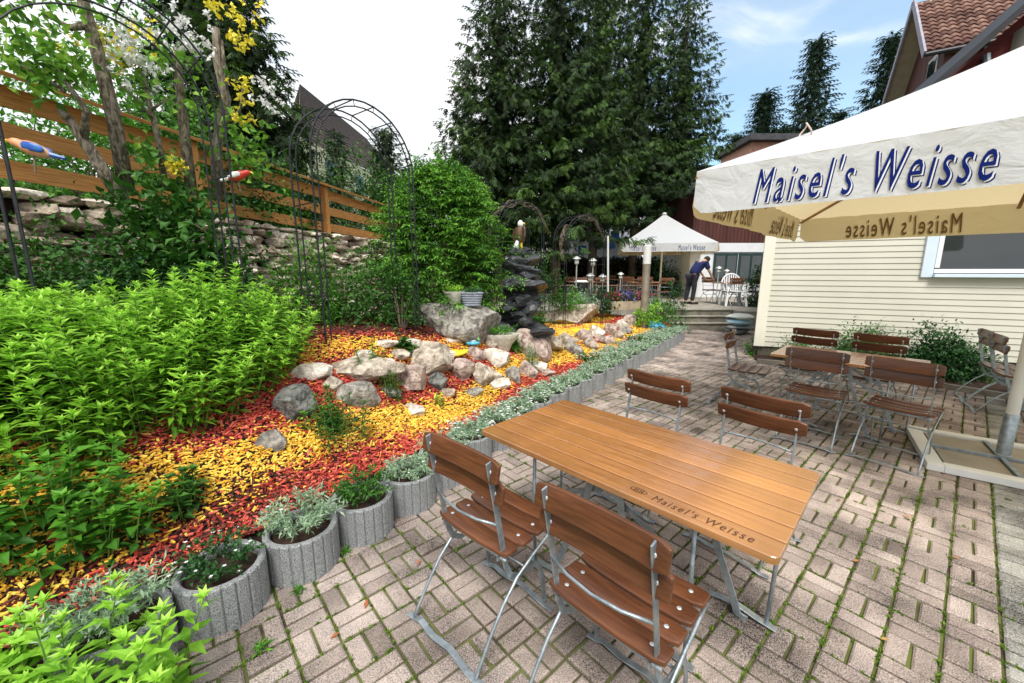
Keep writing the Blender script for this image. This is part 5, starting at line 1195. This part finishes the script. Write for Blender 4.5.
# blue object near the post
q = D(656, 326, 9.3); o = rock_mesh('watering_can', (.35, .3, .2), 99, mat('blue_plastic', (.03, .3, .6), (.06, .4, .7), 5, .3), cuts=4); o.location = q; tag(o, 'bright blue plastic container at the foot of the brown post', 'container')

# ------------------------------------------------------------------ man bending over the table
def man():
    p = G(699, 297, .5); r = empty('person', (D(692, 280, 13.35).x, 13.35, .5), radians(-78), 'man in dark blue shirt bending over a terrace table', 'person')
    def skin(name, verts, edges, radii, m, root_i=0):
        me = bpy.data.meshes.new(name); me.from_pydata(verts, edges, []); o = bpy.data.objects.new(name, me); COL.objects.link(o); o.parent = r
        o.modifiers.new('skin', 'SKIN'); me.skin_vertices or None
        for i, ra in enumerate(radii): me.skin_vertices[0].data[i].radius = (ra, ra)
        me.skin_vertices[0].data[root_i].use_root = True; s = o.modifiers.new('sub', 'SUBSURF'); s.levels = 2; s.render_levels = 2; me.materials.append(m); return o
    SK = mat('skin', (.50, .30, .20), (.56, .35, .24), 5, .6); SH = mat('navy_shirt', (.008, .014, .07), (.014, .024, .11), 9, .85); TR = mat('dark_trousers', (.012, .013, .02), (.03, .03, .04), 9, .9)
    # body: +y is the way he leans, local frame
    V = [(0, 0, .95), (0, .10, 1.12), (0, .26, 1.30), (0, .36, 1.40), (0, .43, 1.44), (0, .52, 1.46),
         (.19, .33, 1.34), (.24, .44, 1.10), (.20, .58, .92), (.19, .62, .86), (-.19, .33, 1.34), (-.24, .44, 1.10), (-.20, .58, .92), (-.19, .62, .86),
         (.10, 0, .90), (.12, .02, .50), (.12, -.03, .08), (.12, .10, .05), (-.10, 0, .90), (-.12, -.04, .50), (-.12, -.10, .08), (-.12, .03, .05)]
    E_ = [(0, 1), (1, 2), (2, 3), (3, 4), (4, 5), (2, 6), (6, 7), (7, 8), (8, 9), (2, 10), (10, 11), (11, 12), (12, 13), (0, 14), (14, 15), (15, 16), (16, 17), (0, 18), (18, 19), (19, 20), (20, 21)]
    Rd = [.10, .10, .11, .06, .07, .095, .07, .045, .035, .04, .07, .045, .035, .04, .09, .06, .042, .045, .09, .06, .042, .045]
    skin('body', V, E_, Rd, SK)
    skin('shirt', [(0, -.01, .93), (0, .10, 1.12), (0, .26, 1.31), (0, .345, 1.385), (.20, .335, 1.34), (.235, .415, 1.15), (-.20, .335, 1.34), (-.235, .415, 1.15)], [(0, 1), (1, 2), (2, 3), (2, 4), (4, 5), (2, 6), (6, 7)], [.165, .175, .18, .08, .10, .08, .10, .08], SH)
    skin('trousers', [(0, 0, .93), (.105, 0, .88), (.12, .02, .50), (.12, -.03, .10), (-.105, 0, .88), (-.12, -.04, .50), (-.12, -.10, .10)], [(0, 1), (1, 2), (2, 3), (0, 4), (4, 5), (5, 6)], [.15, .115, .08, .065, .115, .08, .065], TR)
    mb = MB(); mb.lathe([(.09, -.02), (.10, .03), (.085, .08), (.04, .115), (.005, .12)], n=14); o = mb.build('hair', mat('dark_hair', (.02, .014, .01), (.04, .03, .02), 30, .8), r, smooth=True); o.location = (0, .50, 1.47); o.rotation_euler = (-.3, 0, 0)
    for s in (-1, 1):
        mb = MB(); mb.box((s * .12, .06 if s > 0 else -.01, .04), (.09, .26, .08)); mb.build('shoe', mat('shoe', (.02, .02, .02), (.03, .03, .03), 9, .7), r, bevel=.02)
        for k in range(5):
            hx, hy, hz = s * .19, .62, .86; a = (k - 2) * .22
            mb = MB(); l_ = (.05, .075, .08, .075, .06)[k]; mb.tube([(hx + (k - 2) * .016, hy, hz), (hx + (k - 2) * .019, hy + l_ * .6, hz - .03), (hx + (k - 2) * .02, hy + l_ * .8, hz - .065)], [.01, .009, .007], 5); mb.build('finger', SK, r)
man()

# ------------------------------------------------------------------ background buildings
MAR = mat('maroon_boards', (.055, .018, .014), (.11, .035, .028), 4, .75, .3, stretch=(1, 1, .2)); WHW = mat('white_render', (.68, .70, .72), (.78, .79, .8), 2, .8)
GLD = mat('dark_glass', (.008, .015, .015), (.02, .03, .03), 3, .05, spec=1)
mh = empty('maroon_building', (0, 0, 0), 0, 'maroon boarded building with a white band and dark windows behind the terrace', 'building')
def quad3(mb, pts): mb.add(pts, [tuple(range(len(pts)))])
YB = 17.0
xl = D(693, 230, YB).x; xr = xl + 9; zw0, zb0, zb1, zt = .5, D(700, 252, YB).z, D(700, 243, YB).z, D(690, 190, YB).z
mb = MB(); mb.box(((xl + xr) / 2, YB + 3, (zb1 + zt) / 2), (xr - xl, 6, zt - zb1)); o = mb.build('upper_wall', MAR, mh)
mb = MB()
for i in range(60): mb.box((xl + .08 + i * .15, YB - .012, (zb1 + zt) / 2), (.02, .024, zt - zb1))
mb.build('board_batten', MAR, mh)
mb = MB(); mb.box(((xl + xr) / 2, YB + 3.03, (zb0 + zb1) / 2), (xr - xl + .06, 6.1, zb1 - zb0)); mb.build('white_band', WHW, mh)
mb = MB(); mb.box(((xl + xr) / 2, YB + 3.05, (zw0 + zb0) / 2), (xr - xl, 6.0, zb0 - zw0)); mb.build('lower_wall', WHW, mh)
z0_, z1_ = D(730, 282, YB).z, D(730, 253, YB).z
for i in range(4):
    x0 = D(714, 260, YB).x + i * 1.05; fr_ = MB(); fr_.box((x0 + .5, YB + .03, (z0_ + z1_) / 2), (1.0, .06, z1_ - z0_ - .02)); w_ = fr_.build('window', mat('green_frame', (.01, .03, .03), (.02, .05, .05), 4, .5), mh)
    mb = MB()
    for a in (0, 1): mb.box((x0 + .27 + .47 * a, YB - .005, (z0_ + z1_) / 2), (.38, .02, z1_ - z0_ - .22))
    mb.build('pane', GLD, w_)
mb = MB(); rz = zt + 1.0; mb.add([(xl - .5, YB - .6, zt - .1), (xr + 2, YB - .6, zt + .2), (xr + 2, YB + 4, rz), (xl + 1.5, YB + 4, rz), (xl - .5, YB - .6, zt + .1), (xr + 2, YB - .6, zt + .4), (xr + 2, YB + 4, rz + .2), (xl + 1.5, YB + 4, rz + .2)], [(0, 1, 2, 3), (4, 5, 6, 7), (0, 1, 5, 4), (1, 2, 6, 5), (2, 3, 7, 6), (3, 0, 4, 7)]); mb.build('roof', mat('grey_roof', (.018, .019, .021), (.04, .04, .044), 6, .8), mh)
# flat roofed salmon block seen above the near parasol
fb = empty('flat_roofed_annex', (0, 0, 0), 0, 'salmon wall with a dark flat roof showing above the near parasol', 'building')
a, b_ = D(750, 155, 27), D(815, 155, 27); zt2 = D(752, 141, 27).z
mb = MB(); mb.box(((a.x + b_.x) / 2 + .6, 29, zt2 - 5.0), (b_.x - a.x + 1, 3.8, 10.0)); mb.build('wall', mat('salmon_wall', (.45, .22, .16), (.6, .32, .24), 5, .8), fb)
mb = MB(); mb.box(((a.x + b_.x) / 2 + .6, 28.9, zt2 + .15), (b_.x - a.x + 1.8, 4.6, .36)); mb.build('roof', mat('dark_roof', (.03, .03, .035), (.07, .07, .08), 6, .7), fb)
# red tiled gable house, upper right
gh = empty('red_tiled_house', (0, 0, 0), 0, 'tall maroon gable house with a red tiled roof at the top right', 'house')
K0 = D(924, 53, 14.3); r1_ = ray(884, 101); K1 = r1_ * ((K0.z - H) / r1_.z); K1.z = K0.z; gd = (K1 - K0); gdn = gd.normalized(); ed = Vector((gdn.y, -gdn.x, 0)); MID = (K0 + K1) / 2; ZE = K0.z; ZA = ZE + 3.4
for _i in range(400):
    t_ = Vector((MID.x, MID.y, ZA - H)); py_ = CY - F_ * (t_.y * sin(TH) + t_.z * cos(TH)) / (t_.y * cos(TH) - t_.z * sin(TH))
    if abs(py_ - 4) < .5: break
    ZA += .01 if py_ > 4 else -.01
mb = MB(); gw0, gw1 = K0 + ed * .55 + gdn * .2, K1 + ed * .55 - gdn * .2; gm = (gw0 + gw1) / 2
quad3(mb, [(gw0.x, gw0.y, 0), (gw0.x, gw0.y, ZE - .1), (gm.x, gm.y, ZA - .35), (gw1.x, gw1.y, ZE - .1), (gw1.x, gw1.y, 0)]); mb.build('gable_wall', MAR, gh)
mb = MB(); e1 = gw0 + ed * 9; quad3(mb, [(gw0.x, gw0.y, 0), (e1.x, e1.y, 0), (e1.x, e1.y, ZE - .1), (gw0.x, gw0.y, ZE - .1)]); mb.build('side_wall', MAR, gh)
for k, (f0, f1, za, zb_) in enumerate(((.12, .34, ZE - 1.3, ZE + .2), (.62, .78, ZE - 1.6, ZE - .6))):
    A_, B_ = gw0.lerp(gw1, f0) - ed * .03, gw0.lerp(gw1, f1) - ed * .03
    mb = MB(); mb.add([(A_.x, A_.y, za), (B_.x, B_.y, za), (B_.x, B_.y, zb_), (A_.x, A_.y, zb_)] + [(A_.x + ed.x * .06, A_.y + ed.y * .06, za), (B_.x + ed.x * .06, B_.y + ed.y * .06, za), (B_.x + ed.x * .06, B_.y + ed.y * .06, zb_), (A_.x + ed.x * .06, A_.y + ed.y * .06, zb_)], [(0, 1, 2, 3), (0, 4, 5, 1), (1, 5, 6, 2), (2, 6, 7, 3), (3, 7, 4, 0)]); w_ = mb.build('window', PAINT_W, gh)
    A2, B2 = A_.lerp(B_, .12) - ed * .02, A_.lerp(B_, .88) - ed * .02
    mb = MB(); quad3(mb, [(A2.x, A2.y, za + .1), (B2.x, B2.y, za + .1), (B2.x, B2.y, zb_ - .1), (A2.x, A2.y, zb_ - .1)]); mb.build('pane', GLD, w_)
# tiled roof slope facing right/camera: rows of half-round tiles as one mesh
TILE = attr_mat('roof_tile', [(0, (.10, .050, .040)), (.5, (.165, .085, .064)), (1, (.25, .145, .11))], .8, 0, .3, .3, bscale=14)
mb = MB(); up = (Vector((MID.x, MID.y, ZA)) - K0); Lr = up.length; upn = up.normalized(); nr = upn.cross(ed).normalized()
if nr.z < 0: nr = -nr
nrow = int(Lr / .24); ncol = 40; rs = random.Random(4)
for i in range(nrow):
    for j in range(ncol):
        o0 = K0 + upn * (i * .24) + ed * (j * .22); r_ = rs.random(); pr = [(0, 0), (.05, .05), (.11, .062), (.16, .035), (.22, .0)]
        lo_ = [o0 + ed * x + nr * (h + .045) for x, h in pr]; hi_ = [o0 + upn * .27 + ed * x + nr * (h + .0) for x, h in pr]; b0 = [o0 + ed * x + nr * (-.01) for x, h in pr]
        mb.add(lo_ + hi_ + b0, [(k, k + 1, 5 + k + 1, 5 + k) for k in range(4)] + [(10 + k, 10 + k + 1, k + 1, k) for k in range(4)], r_)
mb.build('roof', TILE, gh, rnd=True)
mb = MB(); up2 = (Vector((MID.x, MID.y, ZA)) - K1); mb.tube([K1 - up2.normalized() * .5, Vector((MID.x, MID.y, ZA + .05))], 0, flat=(.06, .22, nr)); mb.tube([K0 - upn * .1, Vector((MID.x, MID.y, ZA + .05))], 0, flat=(.06, .22, nr)); mb.build('bargeboard', mat('grey_violet_board', (.25, .24, .30), (.38, .36, .42), 6, .6), gh)
mb = MB(); quad3(mb, [K1 - up2.normalized() * .5, Vector((MID.x, MID.y, ZA)), Vector((MID.x, MID.y, ZA)) + ed * 8.5, K1 - up2.normalized() * .5 + ed * 8.5]); quad3(mb, [K0 - Vector((0, 0, .03)), Vector((MID.x, MID.y, ZA - .03)), Vector((MID.x, MID.y, ZA - .03)) + ed * 8.5, K0 - Vector((0, 0, .03)) + ed * 8.5]); mb.build('soffit', mat('soffit_boards', (.42, .35, .22), (.52, .44, .3), 6, .7), gh)
mb = MB(); mb.tube([K0 - upn * .05 + Vector((0, 0, -.03)), K0 - upn * .05 + ed * 8.6 + Vector((0, 0, -.03))], .07, 8); mb.build('gutter', mat('black_gutter', (.02, .02, .022), (.04, .04, .045), 6, .5), gh)
mb = MB(); q = gw0 + ed * .9 - gdn * .12; mb.tube([(q.x, q.y, ZE - .1), (q.x, q.y, 3)], .05, 8); mb.build('downpipe', ZINC, gh)
# nearer maroon gable with dark verge, cream upper storey
ng = empty('dark_roofed_house', (0, 0, 0), 0, 'maroon gable with a dark sloping verge and cream boards at the top right corner', 'house')
Q_ = D(943, 80, 9.0); ZQ = Q_.z; Q0 = Vector((Q_.x, Q_.y, 0)); qd = Vector((.911, -.412, 0)); qn = Vector((-.412, -.911, 0))
def Qp(t, z, off=0.0): v = Q0 + qd * t + qn * off; return (v.x, v.y, z)
zv = lambda t: ZQ + 1.04 * t
mb = MB(); quad3(mb, [Qp(.1, 0), Qp(4, 0), Qp(4, zv(4) - .1), Qp(.1, zv(.1) - .1)]); mb.build('gable_wall', mat('maroon_plain', (.10, .014, .012), (.16, .03, .025), 4, .8), ng)
mb = MB()
a0, a1 = Vector(Qp(-1.2, zv(-1.2), .5)), Vector(Qp(4.2, zv(4.2), .5)); bk = -qn * 6
V = [a0, a1, a1 + bk, a0 + bk]; V += [v + Vector((0, 0, .15)) for v in V]; mb.add(V, [(3, 2, 1, 0), (4, 5, 6, 7), (0, 1, 5, 4), (1, 2, 6, 5), (2, 3, 7, 6), (3, 0, 4, 7)]); mb.build('roof', mat('black_verge', (.010, .010, .013), (.022, .022, .028), 6, .6), ng)
mb = MB(); t0_ = .92
z = 4.0
while z < 9:
    x1 = 4.0
    lo_ = z; tA = t0_; zmax = zv(tA) - .25
    if z < zmax + 4:
        # clip the board under the verge
        ts = max(t0_, (z + .14 - ZQ + .32) / 1.04)
        if ts < x1: quad3(mb, [Qp(ts, z, .92), Qp(x1, z, .92), Qp(x1, z + .14, .905), Qp(ts, z + .14, .905)])
    z += .14
quad3(mb, [Qp(t0_, 4, .91), Qp(t0_, 4, .0), Qp(t0_, zv(t0_) - .3, .0), Qp(t0_, zv(t0_) - .3, .91)])
mb.build('wall', SID, ng)
mb = MB(); mb.tube([Vector(Qp(t0_ - .12, zv(t0_ - .12) - .28, .93)), Vector(Qp(4, zv(4) - .28, .93))], 0, flat=(.03, .12, (0, 0, 1))); mb.build('verge_trim', PAINT_W, ng)
mb = MB(); mb.tube([Qp(.55, zv(.55) - .25, .1), Qp(.6, zv(.55) - .55, .12), Qp(.95, zv(.55) - .75, .12), Qp(1.0, zv(.55) - 1.3, .12)], .06, 8); mb.build('vent_pipe', ZINC, ng)

# house with dark roof, upper left behind the fence
hl = empty('distant_house', (0, 0, 0), 0, 'cream house with a large dark roof behind the fence and second arch', 'house')
e0, e1, r0, r1 = D(286, 132, 22), D(402, 186, 34), D(300, 84, 25), D(366, 138, 40)
mb = MB(); n_ = 16
for i in range(n_):
    a, b_ = e0.lerp(r0, i / n_), e1.lerp(r1, i / n_); c, d = e0.lerp(r0, (i + 1) / n_), e1.lerp(r1, (i + 1) / n_); o_ = Vector((0, 0, .09))
    mb.add([a + o_, b_ + o_, d, c, a, b_], [(0, 1, 2, 3), (4, 5, 1, 0)])
mb.build('roof', mat('brown_roof', (.045, .032, .028), (.10, .075, .065), 7, .85), hl)
w0, w1 = e0 + Vector((.3, .6, 0)), e1 + Vector((-.2, .6, 0))
mb = MB(); quad3(mb, [(w0.x, w0.y, 2), (w1.x, w1.y, 2), (w1.x, w1.y, w1.z), (w0.x, w0.y, w0.z)]); g_ = r0 + Vector((-1.2, 3, 0)); k_ = w0 + Vector((-2.6, 6, 0)); quad3(mb, [(w0.x, w0.y, 2), (w0.x, w0.y, w0.z), (r0.x, r0.y, r0.z), (k_.x, k_.y, w0.z), (k_.x, k_.y, 2)]); mb.build('wall', mat('cream_render', (.55, .55, .36), (.64, .63, .44), 3, .85), hl)
for i in range(3):
    a = w0.lerp(w1, .18 + .26 * i) + Vector((0, -.05, -1.6 - .1 * i)); b_ = w0.lerp(w1, .26 + .26 * i) + Vector((0, -.05, -1.6 - .1 * i)); mb = MB(); quad3(mb, [a, b_, b_ + Vector((0, 0, 1.1)), a + Vector((0, 0, 1.1))]); mb.build('window', GLD, hl)

# white pavilion and hedge behind the spruces
wt = empty('white_marquee', (0, 0, 0), 0, 'white marquee with arched blue windows behind the spruce trunks', 'tent')
a, b_ = D(524, 275, 24), D(640, 275, 24); zt_ = D(560, 238, 24).z
mb = MB(); mb.box(((a.x + b_.x) / 2, 26, zt_ / 2), (b_.x - a.x, 4, zt_)); mb.build('side_wall', WHW, wt)
mb = MB(); m_ = (a.x + b_.x) / 2; w = (b_.x - a.x) / 2 + .3; mb.add([(m_ - w, 23.8, zt_), (m_ + w, 23.8, zt_), (m_ + w, 28.2, zt_), (m_ - w, 28.2, zt_), (m_ - w + 1, 26, zt_ + 1.2), (m_ + w - 1, 26, zt_ + 1.2)], [(0, 1, 5, 4), (2, 3, 4, 5), (1, 2, 5), (3, 0, 4)]); mb.build('roof', WHW, wt)
for i in range(6):
    x = a.x + .8 + i * 1.15; mb = MB(); q = [(x + .3 * cos(t), 23.97, 2.2 + .3 * sin(t)) for t in np.linspace(0, pi, 9)] + [(x - .3, 23.97, 1.5), (x + .3, 23.97, 1.5)]; quad3(mb, q[::-1]); mb.build('window', mat('pale_blue_pane', (.25, .4, .55), (.4, .55, .7), 3, .2), wt)
for i, (px, py) in enumerate(((597, 232), (611, 231), (606, 240), (578, 246), (641, 243))):
    q = D(px, py, 20); mb = MB(); quad3(mb, [(0, 0, 0), (.42, 0, .02), (.42, .0, -.42), (.02, 0, -.40)]); mb.add([(0, .02, 0), (.42, .02, .02), (.42, .02, -.42), (.02, .02, -.40)], [(3, 2, 1, 0)]); o = mb.build('blue_flag', mat('flag_blue', (.02, .12, .6), (.04, .2, .7), 3, .6)); o.location = q; tag(o, f'small blue flag before the marquee, {ORD[i]} hung', 'flag', 'blue flags before the marquee')
hd = empty('dark_hedge', (0, 0, 0), 0, 'dark brown hedge closing the terrace behind the parasol', 'hedge')
n_ = 9000; x = RS.uniform(1.2, 8.4, n_); z = RS.uniform(.4, 2.2, n_); y = 20.5 + RS.normal(size=n_) * .3 - .02 * z
leaf_obj('foliage', np.stack([x, y, z], 1), rdir(n_), rdir(n_), .22, .12, attr_mat('hedge_leaf', [(0, (.014, .012, .008)), (.7, (.03, .022, .012)), (1, (.03, .07, .02))], .8), hd)
mb = MB(); mb.box((4.8, 20.9, 1.1), (7.2, .4, 2.1)); mb.build('branch_core', mat('hedge_core', (.012, .009, .007), (.02, .015, .01), 4, .9), hd)
S('green_shrub', 'green bush behind the terrace tables under the far parasol', 668, 290, 262, 18.5, 40, ntip=60, per=22, L=.16, W=.08, m=GREEN_DARK, seed=601)
S('climbing_bush', 'green climber at the right of the maroon building windows', 757, 305, 255, 12.5, 20, ntip=60, per=24, L=.10, W=.05, m=GREEN_DARK, seed=602)

# ------------------------------------------------------------------ camera, light, sky
cam = bpy.data.cameras.new('Camera'); co = bpy.data.objects.new('Camera', cam); COL.objects.link(co); sc.camera = co
cam.sensor_width = 36; cam.lens = F_ / 1024 * 36; cam.clip_end = 1000; cam.clip_start = .05
co.location = (0, 0, H); co.rotation_euler = (pi / 2 - TH, 0, 0)
w = bpy.data.worlds.new('World'); sc.world = w; w.use_nodes = True; n = w.node_tree.nodes; l = w.node_tree.links; bg = n['Background']
SUN_EL, SUN_AZ = radians(56), radians(184)      # azimuth clockwise from +Y: behind the camera, to the left
sky = n.new('ShaderNodeTexSky'); sky.sky_type = 'NISHITA'; sky.sun_disc = False; sky.sun_elevation = SUN_EL; sky.sun_rotation = SUN_AZ; sky.air_density = 1.0; sky.dust_density = 1.2; sky.ozone_density = 1.5
tc = n.new('ShaderNodeTexCoord'); mp = n.new('ShaderNodeMapping'); mp.inputs['Scale'].default_value = (1, 1, 2.2); l.new(tc.outputs['Generated'], mp.inputs[0])
no = n.new('ShaderNodeTexNoise'); no.inputs['Scale'].default_value = 4.5; no.inputs['Detail'].default_value = 7; no.inputs['Roughness'].default_value = .5; no.inputs['Distortion'].default_value = .6; l.new(mp.outputs[0], no.inputs['Vector'])
# a clear patch of sky lies towards the right, over the distant spruces
dv = ray(800, 20).normalized(); dp = n.new('ShaderNodeVectorMath'); dp.operation = 'DOT_PRODUCT'; dp.inputs[1].default_value = dv; l.new(tc.outputs['Generated'], dp.inputs[0])
mr = n.new('ShaderNodeMapRange'); mr.interpolation_type = 'SMOOTHSTEP'; mr.inputs[1].default_value = .82; mr.inputs[2].default_value = .99; mr.inputs[3].default_value = 0; mr.inputs[4].default_value = .38; l.new(dp.outputs['Value'], mr.inputs[0])
sb = n.new('ShaderNodeMath'); sb.operation = 'SUBTRACT'; l.new(no.outputs['Fac'], sb.inputs[0]); l.new(mr.outputs[0], sb.inputs[1])
cr = n.new('ShaderNodeMapRange'); cr.interpolation_type = 'SMOOTHSTEP'; cr.inputs[1].default_value = .10; cr.inputs[2].default_value = .42; cr.inputs[3].default_value = .30; l.new(sb.outputs[0], cr.inputs[0])
mx = n.new('ShaderNodeMix'); mx.data_type = 'RGBA'; l.new(cr.outputs[0], mx.inputs['Factor']); sm = n.new('ShaderNodeVectorMath'); sm.operation = 'MULTIPLY'; sm.inputs[1].default_value = (1.05, 1.9, 2.0); l.new(sky.outputs[0], sm.inputs[0]); l.new(sm.outputs[0], mx.inputs['A']); n4 = n.new('ShaderNodeTexNoise'); n4.inputs['Scale'].default_value = 3.2; n4.inputs['Detail'].default_value = 6; l.new(mp.outputs[0], n4.inputs['Vector']); c4 = n.new('ShaderNodeValToRGB'); c4.color_ramp.elements[0].position = .38; c4.color_ramp.elements[1].position = .62; c4.color_ramp.elements[0].color = (.74, .79, .86, 1); c4.color_ramp.elements[1].color = (1, 1, 1, 1); l.new(n4.outputs['Fac'], c4.inputs[0]); s4 = n.new('ShaderNodeVectorMath'); s4.operation = 'SCALE'; s4.inputs['Scale'].default_value = 11.0; l.new(c4.outputs[0], s4.inputs[0]); l.new(s4.outputs[0], mx.inputs['B'])
l.new(mx.outputs['Result'], bg.inputs['Color']); bg.inputs['Strength'].default_value = .10
sl = bpy.data.lights.new('Sun', 'SUN'); sl.energy = 3.2; sl.angle = radians(20); sl.color = (1, .965, .91); so = bpy.data.objects.new('Sun', sl); COL.objects.link(so)
sd = Vector((sin(SUN_AZ) * cos(SUN_EL), cos(SUN_AZ) * cos(SUN_EL), sin(SUN_EL))); so.rotation_euler = (-sd).to_track_quat('-Z', 'Y').to_euler()
sc.view_settings.view_transform = 'Standard'; sc.view_settings.look = 'None'; sc.view_settings.exposure = 0.30; sc.view_settings.gamma = 1
sc.render.engine = 'CYCLES'; sc.cycles.use_denoising = True; sc.cycles.max_bounces = 6; sc.cycles.transparent_max_bounces = 4
